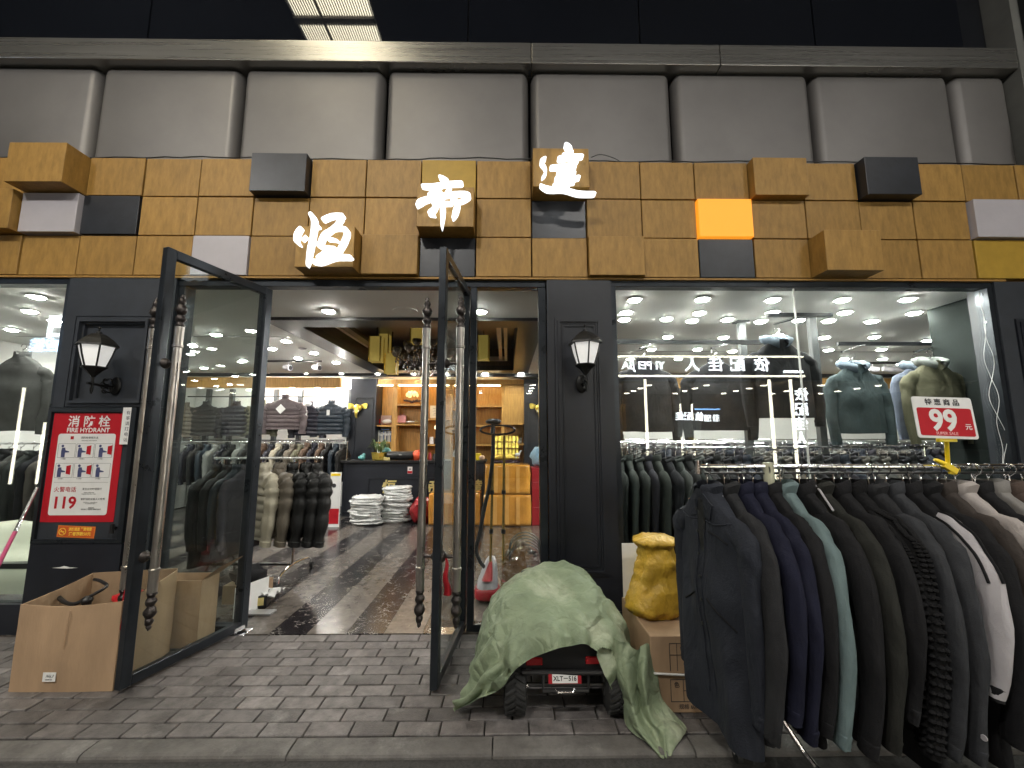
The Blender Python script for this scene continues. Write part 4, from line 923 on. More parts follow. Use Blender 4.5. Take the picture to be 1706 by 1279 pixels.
# cartons wrapped in amber tape
TAPE = M("amber_tape", (.62, .275, .045), .14, 0, .28, 5, .55, 18, coat=.7, stretch=(1, 1, .5))
def carton(x0, x1, y, z0, z1, label, d=.5):
    o = empty("wrapped_carton", ((x0 + x1) / 2, y, z0), label, "carton", "amber tape wrapped cartons"); w2 = (x1 - x0) / 2 - .02; mb = MB(); n_ = 7
    bm = bmesh.new(); bmesh.ops.create_cube(bm, size=1); bmesh.ops.subdivide_edges(bm, edges=bm.edges[:], cuts=8, use_grid_fill=True)
    for v in bm.verts:
        c = v.co.copy(); rr_ = max(0, c.length - .62) * .12; c *= 1 - rr_; nn = noise.noise(c * 3 + Vector((x0, z0, 1))) * .03
        v.co = Vector((c.x * 2 * w2 * (1 + nn), c.y * d * (1 + nn) + d / 2, (c.z + .5) * (z1 - z0 - .005) * (1 + nn * .4)))
    me = bpy.data.meshes.new("carton_body"); bm.to_mesh(me); bm.free(); me.materials.append(TAPE); me.polygons.foreach_set("use_smooth", [True] * len(me.polygons)); inst(me, "carton_body", o)
    m = MB()
    for fx in (-.5, .0, .45): m.box(fx * w2 - .03, fx * w2 + .03, -.012, -.006, .03, z1 - z0 - .03)
    m.obj("tape_strip", M("amber_tape_pale", (.72, .37, .10), .15, coat=.6), o, world=False)
    return o
q0, q1 = at(712, 840, 7.32), at(800, 840, 7.32); carton(q0.x, (q0.x + q1.x) / 2 + .02, 7.32, .0, .54, "amber wrapped carton on the floor left of the right door's inner pole")
carton((q0.x + q1.x) / 2 + .04, q1.x + .02, 7.32, .0, .54, "amber wrapped carton on the floor seen between the right door poles and the post")
q0, q1 = at(803, 840, 7.25), at(887, 840, 7.25); carton(q0.x, q1.x, 7.25, .0, .52, "lower of the two large amber wrapped cartons behind the steamer")
carton(q0.x + .02, q1.x - .01, 7.25, .525, 1.03, "upper of the two large amber wrapped cartons behind the steamer")
o = MB().box(-.05, .05, -.02, .02, 0, 1.12).obj("plank", YWOOD, loc=(at(756, 800, 8.0).x, 8.0, 0)); tag(o, "narrow honey wood plank leaning at the counter behind the door", "plank")
# red cabinet and blue bag at the right
q0, q1 = at(886, 800, 7.3), at(912, 800, 7.3)
rc = MB().box(q0.x, q1.x + .3, 7.3, 7.8, 0, .96).obj("red_cabinet", REDD, bevel=.005); tag(rc, "dark red cabinet under the blue bag beside the centre pilaster", "cabinet"); MB().box(q0.x + .02, q1.x + .28, 7.292, 7.299, .72, .725).box(q0.x + .02, q1.x + .28, 7.292, 7.299, .30, .305).obj("drawer_gap", PINK, rc)
tag(MB().ball((0, 0, .19), .16, .13, .20, 16, 10, .35, 7).obj("blue_bag", M("light_blue_bag", (.28, .46, .62), .35, 0, .2, 10, .5, 25), loc=(q0.x + .16, 7.5, .96), smooth=60), "light blue plastic bag on top of the dark red cabinet", "bag")
# advertising board and hat at the left of the counter
p = lev(547, 882); ad = MB().box(-.09, .09, -.01, .01, 0, .90).obj("standing_board", PAPER, loc=(p.x, p.y + .2, 0)); tag(ad, "narrow white and red standing advertising board left of the counter", "board")
MB().box(-.08, .08, -.013, -.011, .05, .30).obj("red_panel", RED, ad, world=False); MB().box(-.08, .08, -.013, -.011, .84, .88).obj("yellow_panel", YEL, ad, world=False); m = MB(); m.lathe([(0, 0), (.035, 0), (.035, .002), (0, .002)], (0, 0, 0), 14); sh_ = m.obj("round_mark", INK, ad, loc=(-.02, -.014, .68), world=False); sh_.rotation_euler = (R(90), 0, 0)

# hanging lanterns and chandelier in the ceiling recess
LANT = M("olive_gold_shade", (.42, .33, .08), .45, 0, .15, 6, emit=(.9, .65, .15), es=.10)
def pend(px, py0, py1, Y, w_, label):
    a, b = at(px, py0, Y), at(px, py1, Y); o = empty("pendant_lantern", a, label, "pendant lamp", "square lanterns in the ceiling recess")
    h = a.z - b.z; MB().box(-w_, w_, -w_, w_, -h, 0).obj("shade", LANT, o, world=False); m = MB()
    for sx in (-1, 1):
        for sy in (-1, 1): m.box(sx * w_ - .008, sx * w_ + .008, sy * w_ - .008, sy * w_ + .008, -h - .004, .004)
    m.obj("edge_bars", GOLD, o, world=False); MB().tube([(0, 0, 0), (0, 0, zr - a.z)], .008, 6).obj("cord", BLACKP, o, world=False)
pend(628, 562, 603, 6.3, .085, "large square gold lantern, leftmost in the dark ceiling recess")
pend(642, 556, 592, 6.9, .08, "square gold lantern just behind the leftmost one")
pend(653, 590, 623, 6.7, .085, "square gold lantern hanging lowest, left of the chandelier")
pend(698, 549, 572, 6.2, .10, "square gold lantern above the chandelier, beside the door pole")
pend(806, 560, 600, 6.6, .085, "square gold lantern seen through the sidelight pane")
p = at(705, 600, 6.3); ch = empty("chandelier", p, "crystal chandelier with many arms in the dark ceiling recess", "chandelier")
CRY = glass_mat("crystal", (.85, .82, .75), 1.6, 3.5); SMK = M("smoked_shade", (.20, .165, .13), .2, .4)
MB().lathe([(0, .2), (.03, .19), (.05, .1), (.03, .05), (.06, 0), (.03, -.08), (.01, -.15)], n=12).obj("stem", IROND, ch, world=False, smooth=True); MB().tube([(0, 0, .2), (0, 0, zr - p.z)], .012, 6).obj("chain", IROND, ch, world=False)
for tier, (rr_, zz, n_) in enumerate(((.42, .05, 10), (.24, .18, 6))):
    for k in range(n_):
        a = 2 * PI * k / n_ + tier * .3; ca, sa = math.cos(a), math.sin(a)
        am = MB().tube(cr([Vector((0, 0, 0)), Vector((ca * rr_ * .5, sa * rr_ * .5, -.10)), Vector((ca * rr_, sa * rr_, zz - .03))], 7), .009, 5).obj("arm", IROND, ch, world=False)
        MB().lathe([(.02, 0), (.055, .03), (.07, .07), (.062, .10)], (ca * rr_, sa * rr_, zz), 9).obj("shade", SMK, am, world=False)
        m = MB()
        for j in range(5): m.ball((ca * rr_ * (1 - .14 * j), sa * rr_ * (1 - .14 * j), zz - .07 - .045 * (j % 3)), .014, .014, .024, 5, 3)
        m.obj("crystals", CHROME, am, world=False)
m = MB()
for k in range(50): a = k * 2.4; r_ = .30 * math.sqrt(k / 50); m.ball((r_ * math.cos(a), r_ * math.sin(a), -.12 - .12 * (1 - k / 50)), .014, .014, .024, 5, 3)
o = m.obj("crystal_drops", CHROME, ch, world=False); o["kind"] = "stuff"

# garment steamer behind the sidelight
st = empty("garment_steamer", (-.07, 4.15, 0), "upright garment steamer with two brass poles, hose and red and white base behind the sidelight", "garment steamer")
def sp_(px, py, Y=4.1): return at(px, py, Y)
BR = M("brass_tube", (.62, .40, .10), .25, .8)
b1 = sp_(822, 960); b2 = sp_(842, 960); z0_ = .2
for px0, px1 in ((817, 822), (838, 840)):
    a, b = sp_(px0, 940), sp_(px1, 725); MB().tube([a, b], .0125, 8).obj("pole", BR, st)
m = MB()
for f in (.25, .55):
    for px0, px1 in ((817, 822), (838, 840)):
        a, b = sp_(px0, 940), sp_(px1, 725); c_ = a.lerp(b, f); m.tube([c_ - Vector((0, 0, .02)), c_ + Vector((0, 0, .02))], .02, 8)
m.obj("clamps", BLACKP, st)
c_ = sp_(829, 716); m = MB(); m.tube([c_ + Vector((.17 * math.cos(a) * (1 if True else 1), 0, .045 * math.sin(a))) for a in [k * PI / 12 for k in range(25)]], .010, 6, cap=False); m.obj("hanger_ring", BLACKP, st)
h_ = sp_(822, 702); m = MB(); m.ball(h_, .08, .05, .03, 12, 6); m.tube([h_, h_ + Vector((-.01, -.02, -.12))], [.02, .018], 8); m.obj("steam_head", BLACKP, st, smooth=60)
hp = cr([sp_(822, 712), sp_(821, 760), sp_(815, 810), sp_(806, 850), sp_(799, 890), sp_(793, 915), sp_(800, 935), sp_(812, 950)], 60); MB().tube(hp, [.018 + .002 * (i % 2) for i in range(60)], 8).obj("hose", BLACKP, st)
bc = sp_(812, 972); mb = MB(); rg = lambda z, a_, b_, dx, dy: [(bc.x + dx + a_ * math.copysign(abs(math.cos(t)) ** .7, math.cos(t)), bc.y + dy + b_ * math.copysign(abs(math.sin(t)) ** .7, math.sin(t)), z) for t in [k * PI / 10 for k in range(20)]]
MB().loft([rg(.02, .10, .13, 0, 0), rg(.035, .12, .15, 0, 0), rg(.09, .12, .15, 0, 0), rg(.115, .105, .13, 0, 0)], cap0=True, cap1=True).obj("base_band", REDD, st, smooth=40)
MB().loft([rg(.116, .10, .125, 0, 0), rg(.17, .095, .11, .005, .01), rg(.25, .075, .08, .02, .03), rg(.33, .05, .05, .03, .05), rg(.36, .03, .03, .035, .055)], cap0=True, cap1=True).obj("base_body", WHITEP, st, smooth=50)
MB().loft([rg(.19, .05, .05, .0, -.075), rg(.25, .035, .04, .015, -.035), rg(.33, .015, .03, .03, .01)], cap0=True, cap1=True).obj("red_inlay", REDD, st, smooth=50)
FILM2 = glass_mat("clear_plastic", (.86, .88, .90), 1.5, 2.2)
pb = at(868, 935, 4.1); tag(MB().ball((0, 0, .15), .20, .14, .20, 18, 10, .5, 5).obj("clear_plastic_bag", FILM2, loc=(pb.x, 4.1, .12), smooth=50), "crumpled clear plastic bag on the floor behind the sidelight", "bag")
bk = empty("folded_cart", (pb.x + .05, 4.2, 0), "black wire basket handle standing inside the sidelight above the green tarp", "basket"); m = MB()
for k in range(5):
    q = [Vector((pb.x + .05 + .16 * math.cos(a), 4.2 + .04 * k, .30 + .16 * math.sin(a) + .02 * k)) for a in [PI * j / 12 for j in range(13)]]; MB().tube(q, .007, 6).obj("hoop", BLACKP, bk)

# warm strip lights under the cabinet head board
for a, b in zip(ups, ups[1:]):
    if a == 838: continue
    MB().box(wx(a) + .06, wx(b) - .06, YC + .05, YC + .07, wz(641) - .012, wz(641)).obj("strip_light", MATS.get("cabinet_strip") or emis("cabinet_strip", (1, .80, .48), 22.), cab)
# ================================================================ garments
def cloth(name, col, rough=.85, var=.22, vs_=9, bump=.25, bs=260, st=(1, 1, 1), sheen=0., rnd=0.):
    return M(name, col, rough, 0, var, vs_, bump, bs, stretch=st, sheen=sheen, rnd=rnd, spec=.25, wr=0 if name.startswith("suit") else .55)
HANG_M = M("hanger_black", (.012, .012, .012), .4)
def hanger_bm(W, metal=True):
    m = MB(); q = [Vector((.028 * math.cos(a) , 0, -.028 + .028 * math.sin(a) + .012)) for a in [PI * (-.15 + k / 10 * 1.15) for k in range(11)]]
    m.tube(q, .0028, 5, cap=True); m.tube([q[-1] * .2 + Vector((.0, 0, -.03)), (0, 0, -.118)], .0028, 5); m.tube([q[0], (0.0, 0, -.05), (0, 0, -.06)], .0028, 5)
    return m
def shoulders_bm(W):
    m = MB(); m.tube(cr([Vector((-W * .92, 0, -.235)), Vector((-W * .5, 0, -.17)), Vector((0, 0, -.116)), Vector((W * .5, 0, -.17)), Vector((W * .92, 0, -.235))], 9), [.018, .015, .011, .009, .009, .009, .011, .015, .018], 6); return m
def garment(kind="jacket", W=.22, L_=.72, D=.075, seed=0, n=30, nz_=18, quilt=0, slen=.60, sleeve_r=.062, spread=.05, fwd=.05, flare=1.08, thin=1., amp=.010, side=1):
    """returns dict of MB: body, sleeve(l/r), collar, cuffs.  Local: hook over the rail at origin, shoulders along X, front towards -Y"""
    sd = seed * 3.17 + .3; out = {}
    def fold(a, z, k=1.):
        t = sm((-.20 - z) / .35)
        return amp * k * t * (math.sin(a * 3 + sd + z * 3.) * .6 + math.sin(a * 5 - sd * 2 + z * 5) * .4) + amp * .8 * noise.noise(Vector((math.cos(a) * 1.5, math.sin(a) * 1.5 + sd, z * 7)))
    def q_(z): return quilt * (abs(math.sin(PI * (z + sd * .01) / .085)) ** .6 - .6) if quilt else 0
    dr_ = (.112 if kind == 'puffer' else .140) * W / .215
    zs = [-.075, -.092, -.108] + [-.108 - dr_ * (k / 6) for k in range(1, 7)]
    zb = zs[-1]; zs += [zb - (L_ + zb + .08) * (k / nz_) for k in range(1, nz_ + 1)]
    rings = []
    for z in zs:
        if z > -.108: hw = lerp(.062, .085, (-.075 - z) / .033); hd = .050
        elif z > zb - 1e-6:
            t = (-.108 - z) / dr_; hw = lerp(.085, W, t ** .72); hd = lerp(.052, D * .72, t)
        else:
            t = (zb - z) / (L_ + zb + .08); hw = W * lerp(1.0, flare, t) * (1 - .03 * math.sin(t * PI)); hd = D * lerp(.74, 1.0, sm(t * 3)) * lerp(1, .95, t)
        rg = []
        for j in range(n):
            a = 2 * PI * j / n; ca, sa = math.cos(a), math.sin(a)
            f = 1 + (fold(a, z) + q_(z)) / max(hw, hd) * 0
            x = (hw + q_(z) * .8) * math.copysign(abs(ca) ** .75, ca); y = (hd + fold(a, z) + q_(z)) * math.copysign(abs(sa) ** .8, sa)
            if sa < -.6 and z < -.12: y += .010 * max(0, 1 - abs(x) / .02) # closure line
            rg.append((x + fold(a + 1, z) * .5, y * thin, z + .008 * noise.noise(Vector((x * 6, y * 6, sd))) * (1 if z < -.5 else 0)))
        rings.append(rg)
    # close the hem a little inside
    rings.append([(x * .93, y * .75, z + .03) for x, y, z in rings[-1]])
    out["body"] = MB().loft(rings, cap1=False)
    for s_ in (-1, 1):
        zt0 = -.108 - dr_; p = [Vector((s_ * W * .40, 0, -.108 - dr_ * .42 - .012)), Vector((s_ * W * .80, 0, -.108 - dr_ * .80 - .012)), Vector((s_ * (W + .012), 0, zt0 - .035)), Vector((s_ * (W + spread * .62), -fwd * .15, zt0 - .13)), Vector((s_ * (W + spread), -fwd * .55, zt0 - slen * .55)), Vector((s_ * (W + spread * .72), -fwd, zt0 - slen))]
        NS = 30 if n >= 30 else 16; NJ = 20 if n >= 30 else 14; P_ = cr(p, NS); rg = []
        for k, c in enumerate(P_):
            t = k / (NS - 1); r_ = sleeve_r * lerp(1.20, .66, t) * lerp(.42, 1, sm(t / .26)) * (1 if k else .6)
            if quilt: r_ += quilt * 1.2 * (abs(math.sin(PI * t * 6.5)) ** .6 - .5)
            d = (P_[min(k + 1, NS - 1)] - P_[max(k - 1, 0)]).normalized(); u = Vector((1, 0, 0)); u = (u - d * u.dot(d)).normalized(); v = d.cross(u); ring = []
            for j in range(NJ):
                a = 2 * PI * j / NJ; rdg = 1 - 2 * abs(noise.noise(Vector((math.cos(a) * 1.1 + s_, math.sin(a) * 1.1 + sd, t * 7 + a * .25)))); w_ = 1 + (.16 * (rdg - .6) * sm(t * 4) if not quilt else 0) + .18 * noise.noise(Vector((math.cos(a), math.sin(a) + sd + s_, t * 6))) + .05 * math.sin(t * 26 + sd + a * 2) * (0 if quilt else 1) * sm(t * 2)
                ring.append(c + u * math.cos(a) * r_ * w_ + v * math.sin(a) * r_ * w_ * .72 * max(thin, .8))
            rg.append(ring)
        out["sleeve%d" % s_] = MB().loft(rg, cap0=True, cap1=True)
        e = rg[-1]; c0 = P_[-1]; dn = (P_[-1] - P_[-2]).normalized()
        out["cuff%d" % s_] = MB().loft([[c0 + (Vector(q) - c0) * f + dn * o_ for q in e] for f, o_ in ((1.02, -.045), (1.07, -.04), (.98, -.02), (.95, .0), (1.0, .012), (.85, .014))], cap0=True, cap1=True)
    # collar
    if kind in ("jacket", "shirt", "puffer", "zip"):
        h = {"jacket": .045, "shirt": .045, "puffer": .065, "zip": .05}[kind]; rg = []
        for q, (f, zz) in enumerate(((1.02, -.10), (1.12, -.085), (1.10, -.085 + h), (.98, -.082 + h), (.92, -.08))):
            ring = []
            for j in range(19):
                a = -PI / 2 + .30 + (2 * PI - .60) * j / 18; fl = 1 + (.18 if q in (2,) and kind == "shirt" else 0)
                ring.append((.068 * f * fl * math.cos(a), .050 * f * fl * math.sin(a), zz - .022 * max(0, -math.sin(a)) - (.012 if q == 2 and kind == "shirt" else 0) + (.008 * noise.noise(Vector((a, sd, 0))))))
            rg.append(ring)
        out["collar"] = MB().loft(rg, closed=False)
    elif kind == "hood":
        m = MB(); rg = []
        for q in range(13):
            t = q / 12; ring = []
            for j in range(25):
                a = -PI / 2 + .30 + (2 * PI - .60) * j / 24; bk = max(0, math.sin(a)); r_ = .062 + .055 * math.sin(min(1, t * 1.25) * PI) ** .8 - .010 * t
                z = -.118 + .085 * math.sin(t * PI * .62) ** 1.2 * (1 + .25 * bk) - .055 * max(0, -math.sin(a)) ** 1.5 - (.030 * (t - .75) * 4 if t > .75 else 0)
                w_ = noise.noise(Vector((a * 2.2, t * 5, sd + 5)))
                ring.append((r_ * 1.30 * math.cos(a) * (1 + .08 * w_), r_ * .95 * math.sin(a) + .030 * bk, z + .014 * w_))
            rg.append(ring)
        m.loft(rg, closed=False); out["hood"] = m
    elif kind == "coat":
        m = MB()
        for s_ in (-1, 1):
            m.quad((s_ * .012, -D * thin - .006, -.36), (s_ * .085, -D * thin * .9 - .008, -.22), (s_ * .070, -.05, -.10), (s_ * .03, -.055, -.12))
        m.tube(cr([Vector((-.07, -.04, -.10)), Vector((-.06, .04, -.075)), Vector((0, .055, -.065)), Vector((.06, .04, -.075)), Vector((.07, -.04, -.10))], 9), .016, 6); out["lapel"] = m
    for mb in out.values(): mb.v = [(v[0], v[1], v[2] - .03) for v in mb.v]
    return out
def meshes(parts, mats, name="g", smooth=70):
    res = []
    for k, mb in parts.items():
        base = k.rstrip("-1"); nm = {"body": "body", "sleeve": "sleeve", "cuff": "cuff", "collar": "collar", "hood": "hood", "lapel": "lapel"}[base]
        res.append((nm, mb.mesh(nm, mats.get(k) or mats.get(base) or mats["body"], smooth)))
    return res
def put(name, meshlist, loc, rz, label, cat, group=None, hang=None, extra=None, sc_=1., tilt=0.):
    o = empty(name, loc, label, cat, group, rz); o.rotation_euler = (0, tilt, rz); o.scale = (sc_,) * 3
    for nm, me in meshlist: inst(me, nm, o)
    if hang:
        h = inst(hang[0], "hanger", o)
        if hang[1]: inst(hang[1], "hook", h)
    return o
HK = hanger_bm(.2).mesh("hook", CHROME); HS = shoulders_bm(.135).mesh("hanger", HANG_M, True); HANG = (HS, HK)

# ---------------- outdoor rack in front of the window
rk = empty("clothes_rack", (1.8, 2.12, 0), "chrome wheeled clothes rack standing outside in front of the right window", "clothes rack")
RZ, RYY = 1.352, 2.10
MB().tube([(.955, RYY, RZ), (3.35, RYY, RZ)], .0125, 12).obj("rail", CHROME, rk); MB().tube([(.985, RYY + .0, RZ - .032), (3.35, RYY + .0, RZ - .032)], .006, 8).obj("lower_rail", M("dark_steel", (.08, .08, .08), .3, .8), rk)
MB().tube([(.957, RYY, RZ + .03), (.957, RYY, RZ - .035)], [.012, .018], 8).obj("end_cap", CHROME, rk)
for x_ in (1.30, 2.75):
    MB().tube([(x_, RYY, RZ), (x_, RYY, .24)], .0135, 10).obj("post", CHROME, rk)
MB().tube([(1.31, RYY, RZ + .02), (1.31, RYY, RZ - .15)], .024, 12).obj("sleeve_joint", M("pale_plastic", (.45, .45, .33), .4), rk)
for x_, dx in ((1.18, -.08), (2.75, .0)):
    f = MB().tube(cr([Vector((x_ - .10, 2.13, .075)), Vector((x_ - .02, 2.12, .30)), Vector((x_ + .06, 2.10, .26)), Vector((x_ + .15, 1.98, .09)), Vector((x_ + .20, 1.90, .075))], 14), .0125, 10).obj("foot", CHROME, rk)
    for cx_, cy_ in ((x_ - .10, 2.13), (x_ + .20, 1.90)):
        wlb = MB().tube([(cx_ - .012, cy_, .022), (cx_ + .012, cy_, .022)], .030, 14).obj("caster", RUBBER, rk); MB().box(cx_ - .018, cx_ + .018, cy_ - .012, cy_ + .02, .03, .075).obj("fork", CHROME, wlb)
MB().tube([(1.25, 2.1, .24), (2.75, 2.1, .24)], .012, 10).obj("base_bar", CHROME, rk)
# (label, kind, colours body/sleeve/collar/cuff, length, sleeve length, options)
BK = cloth("cloth_black", (.010, .010, .0115)); BB = cloth("cloth_blue_black", (.021, .024, .033), .8, .25, 5, .3, 150); CHA = cloth("cloth_charcoal", (.022, .0225, .025)); NV = cloth("cloth_navy", (.009, .010, .024))
TL = cloth("cloth_teal", (.13, .18, .185), .8, .12); OL_ = cloth("cloth_olive_black", (.020, .0205, .018)); KN = cloth("cloth_knit", (.008, .008, .009), .95, .3, 20, .6, 60); GR = cloth("cloth_grey", (.035, .037, .042)); CR = cloth("cloth_cream", (.38, .345, .33), .85, .06)
TP = cloth("cloth_taupe", (.045, .037, .033)); BN = cloth("cloth_brown", (.075, .053, .044)); WH = cloth("cloth_white", (.44, .42, .44), .8, .05); LG = cloth("cloth_light_grey", (.21, .20, .19), .85, .1); SLT = cloth("cloth_slate", (.05, .06, .075)); GRN = cloth("cloth_dark_green", (.02, .035, .03))
R_ = [("charcoal jacket with a striped tab at its collar on the outdoor rack", "shirt", CHA, CHA, 1.0, .78),
 ("plain navy jacket between the striped-tab jacket and the dark hooded one on the outdoor rack", "jacket", NV, NV, .86, .70),
 ("navy wool jacket hanging just left of the pale teal jacket on the outdoor rack", "jacket", NV, NV, .92, .78),
 ("black jacket directly behind the pale teal jacket's left side on the outdoor rack", "jacket", BK, BK, .93, .76),
 ("pale teal jacket on the outdoor rack, the only blue green one", "shirt", TL, TL, .82, .80),
 ("soft black jacket right of the pale teal jacket on the outdoor rack", "zip", BK, BK, .98, .82),
 ("olive black jacket with a white inner collar edge on the outdoor rack", "shirt", OL_, OL_, .90, .80),
 ("black jacket with a thin silver zip left of the knitted one outdoors", "zip", BK, BK, .93, .70),
 ("black cable knit cardigan with ribbed sleeve on the outdoor rack", "zip", KN, KN, .95, .84),
 ("dark grey overshirt right of the cable knit cardigan on the outdoor rack", "shirt", CHA, GR, 1.05, .84),
 ("charcoal sweatshirt with a small round emblem at its cuff on the outdoor rack", "jacket", GR, GR, 1.0, .86),
 ("black varsity jacket with off-white sleeves and black stripes on the outdoor rack", "zip", BK, WH, .80, .62),
 ("black jacket half hidden right of the off-white sleeved jacket on the outdoor rack", "shirt", BK, BK, 1.0, .80),
 ("dark taupe jacket behind the cream one on the outdoor rack", "jacket", TP, TP, .85, .74),
 ("cream cotton jacket near the right edge of the outdoor rack", "shirt", CR, CR, .82, .74),
 ("black jacket between the cream jacket and the light grey jacket on the outdoor rack", "jacket", BK, BK, .95, .80),
 ("light grey jacket near the right end of the outdoor rack", "zip", LG, LG, .84, .72),
 ("brown jacket in view near the right end of the outdoor rack", "jacket", BN, BN, .86, .74),
 ("dark green jacket hanging below the price card at the right end of the outdoor rack", "shirt", GRN, GRN, .92, .74),
 ("brown flannel jacket, second brown one from the right edge of the outdoor rack", "shirt", BN, BN, .9, .74),
 ("slate blue jacket at the right edge of the outdoor rack", "jacket", SLT, SLT, .9, .74)]
x_ = 1.085
# the leftmost one, turned so that its front shows
g = garment("shirt", W=.245, L_=1.06, D=.06, seed=2, n=56, nz_=48, slen=.72, spread=.02, fwd=.0, amp=.024, sleeve_r=.058, flare=1.0)
front = put("hanging_jacket", meshes(g, {"body": BB}), (1.0, RYY, RZ), R(-82), "blue black work jacket with flap pockets, leftmost on the outdoor rack", "jacket", "jackets on the outdoor rack", HANG)
m = MB()
for k in range(6): m.tube([(.012, -.074 - .001, -.20 - k * .105), (.012, -.080, -.20 - k * .105)], .007, 10)
m.obj("buttons", HANG_M, front, world=False)
MB().tube([(-.055, -.066, -.165), (-.055, -.074, -.165)], .005, 10).obj("snap_button", CHROME, front, world=False)
from mathutils.bvhtree import BVHTree
bv = BVHTree.FromPolygons([Vector(v) for v in g["body"].v], g["body"].f)
def onb(x, z, lift=.002):
    h = bv.ray_cast(Vector((x, -1, z)), Vector((0, 1, 0)))[0]; return Vector((x, (h.y if h else -.05) - lift, z))
def seam(pts, r, nm, mt=BK): 
    q = cr([Vector((x, 0, z)) for x, z in pts], 6 * len(pts)); MB().tube([onb(p.x, p.z) for p in q], r, 5).obj(nm, mt, front, world=False)
seam([(.015, -.16), (.02, -.4), (.01, -.7), (.02, -1.05)], .0045, "placket_seam", BB)
seam([(-.03, -.16), (-.028, -.4), (-.032, -.7), (-.03, -1.05)], .003, "placket_seam", BB)
seam([(.06, -.60), (.12, -.64), (.20, -.69)], .005, "pocket_seam"); seam([(-.18, -.68), (-.12, -.64), (-.06, -.61)], .005, "pocket_seam"); seam([(.05, -.30), (.12, -.31), (.18, -.33)], .004, "pocket_seam")
seam([(-.20, -.24), (-.10, -.26), (0, -.25), (.10, -.26), (.20, -.24)], .0035, "yoke_seam", BB)
mb = MB(); mb.v = [tuple(onb(x, z, .003)) for x, z in ((-.055, -.145), (.055, -.145), (.030, -.28), (.012, -.40), (-.012, -.40), (-.030, -.28))]; mb.f = [(0, 1, 2, 5), (5, 2, 3, 4)]; mb.obj("neck_shade_patch", HANG_M, front, world=False)  # black patch on the cloth, standing in for shade in the open neck
mb = MB()
for s_ in (-1, 1):
    v = [onb(s_ * x, z, .008) for x, z in ((.045, -.125), (.10, -.175), (.075, -.245), (.030, -.235))]; v2 = [p + Vector((0, .006, 0)) for p in v]; i0 = len(mb.v); mb.v += [tuple(p) for p in v + v2]; mb.f += [tuple(i0 + k for k in q_) for q_ in ((0, 1, 2, 3), (7, 6, 5, 4), (0, 4, 5, 1), (1, 5, 6, 2), (2, 6, 7, 3), (3, 7, 4, 0))]
mb.obj("collar_point", BB, front, world=False)
for i, (lb, kd, cb, cs, L0, S0) in enumerate(R_):
    cool = garment(kd, W=.215 + .01 * random.random(), L_=L0 + (.06 if cb in (BK, CHA, KN, OL_) else 0) + random.uniform(-.05, .05), D=.052, seed=10 + i, n=34, nz_=26, slen=S0 - .03, spread=.10 + .03 * random.random(), fwd=.05, amp=.016, sleeve_r=.066, thin=.72)
    o = put("hanging_jacket", meshes(cool, {"body": cb, "sleeve": cs, "cuff": (BK if cs is WH else cs)}), (x_, RYY + random.uniform(-.006, .006), RZ), R(-87 + random.uniform(-1.5, 1.5) - .25 * i), lb, "jacket", "jackets on the outdoor rack", HANG)
    sl = garment
    RV = [[Vector(v) for v in cool["sleeve1"].v[k * 20:(k + 1) * 20]] for k in range(30)]   # rings of the sleeve nearest the street
    jf = max(range(20), key=lambda j: RV[12][j].x * .85 - RV[12][j].y * .5)
    def onsl(k, dj, lift=.003):
        c = sum(RV[k], Vector()) / 20; v = RV[k][(jf + dj) % 20]; return v + (v - c).normalized() * lift
    if cs is WH:
        m = MB()
        for dj in (-1, 2): m.tube([onsl(k, dj, .001) for k in range(2, 20)], .0065, 5)
        m.obj("sleeve_stripe", BK, o, world=False)
    if i == 0:
        m = MB()
        for q in range(5): m.box(.03, .075, -.058, -.054, -.135 - q * .011, -.131 - q * .011)
        m.obj("striped_tab", WH, o, world=False)
    if i == 6: MB().tube(cr([Vector((.02, -.05, -.07)), Vector((.06, -.04, -.10)), Vector((.11, -.046, -.15)), Vector((.15, -.05, -.19))], 8), .005, 5).obj("white_edge", WH, o, world=False)
    if i == 7: MB().tube([(.03, -.060, -.14), (.03, -.066, -.5)], .003, 5).obj("zip", CHROME, o, world=False)
    if i == 8:
        m = MB()
        for k in range(2, 29):
            for f in (0, .5):
                for dj in (-5, -3, -1, 1, 3, 5):
                    c = onsl(k, dj).lerp(onsl(min(k + 1, 29), dj), f); m.ball(c, .013, .013, .009, 6, 4)
        m.obj("cable_stitch", KN, o, world=False, smooth=True)
    if i == 10:
        c = onsl(27, 0, .004); MB().tube([c, c + Vector((.001, -.004, 0))], .011, 12).obj("cuff_emblem", WH, o, world=False)
    x_ += (.072 if i < 4 else .088) + random.uniform(-.003, .003)
# empty hooks crowding on the rail
m = MB()
for k in range(10): inst(HK, "hanger_hook", None, (1.18 + k * .17 + random.uniform(-.02, .02), RYY, RZ), (0, 0, R(-90 + random.uniform(-15, 15))))
for k, o in enumerate([o for o in COL.objects if o.name.startswith("hanger_hook")]): tag(o, "spare chrome hook on the outdoor rail, %s from the left" % nth(k + 1), "hanger", "spare hooks on the outdoor rail")
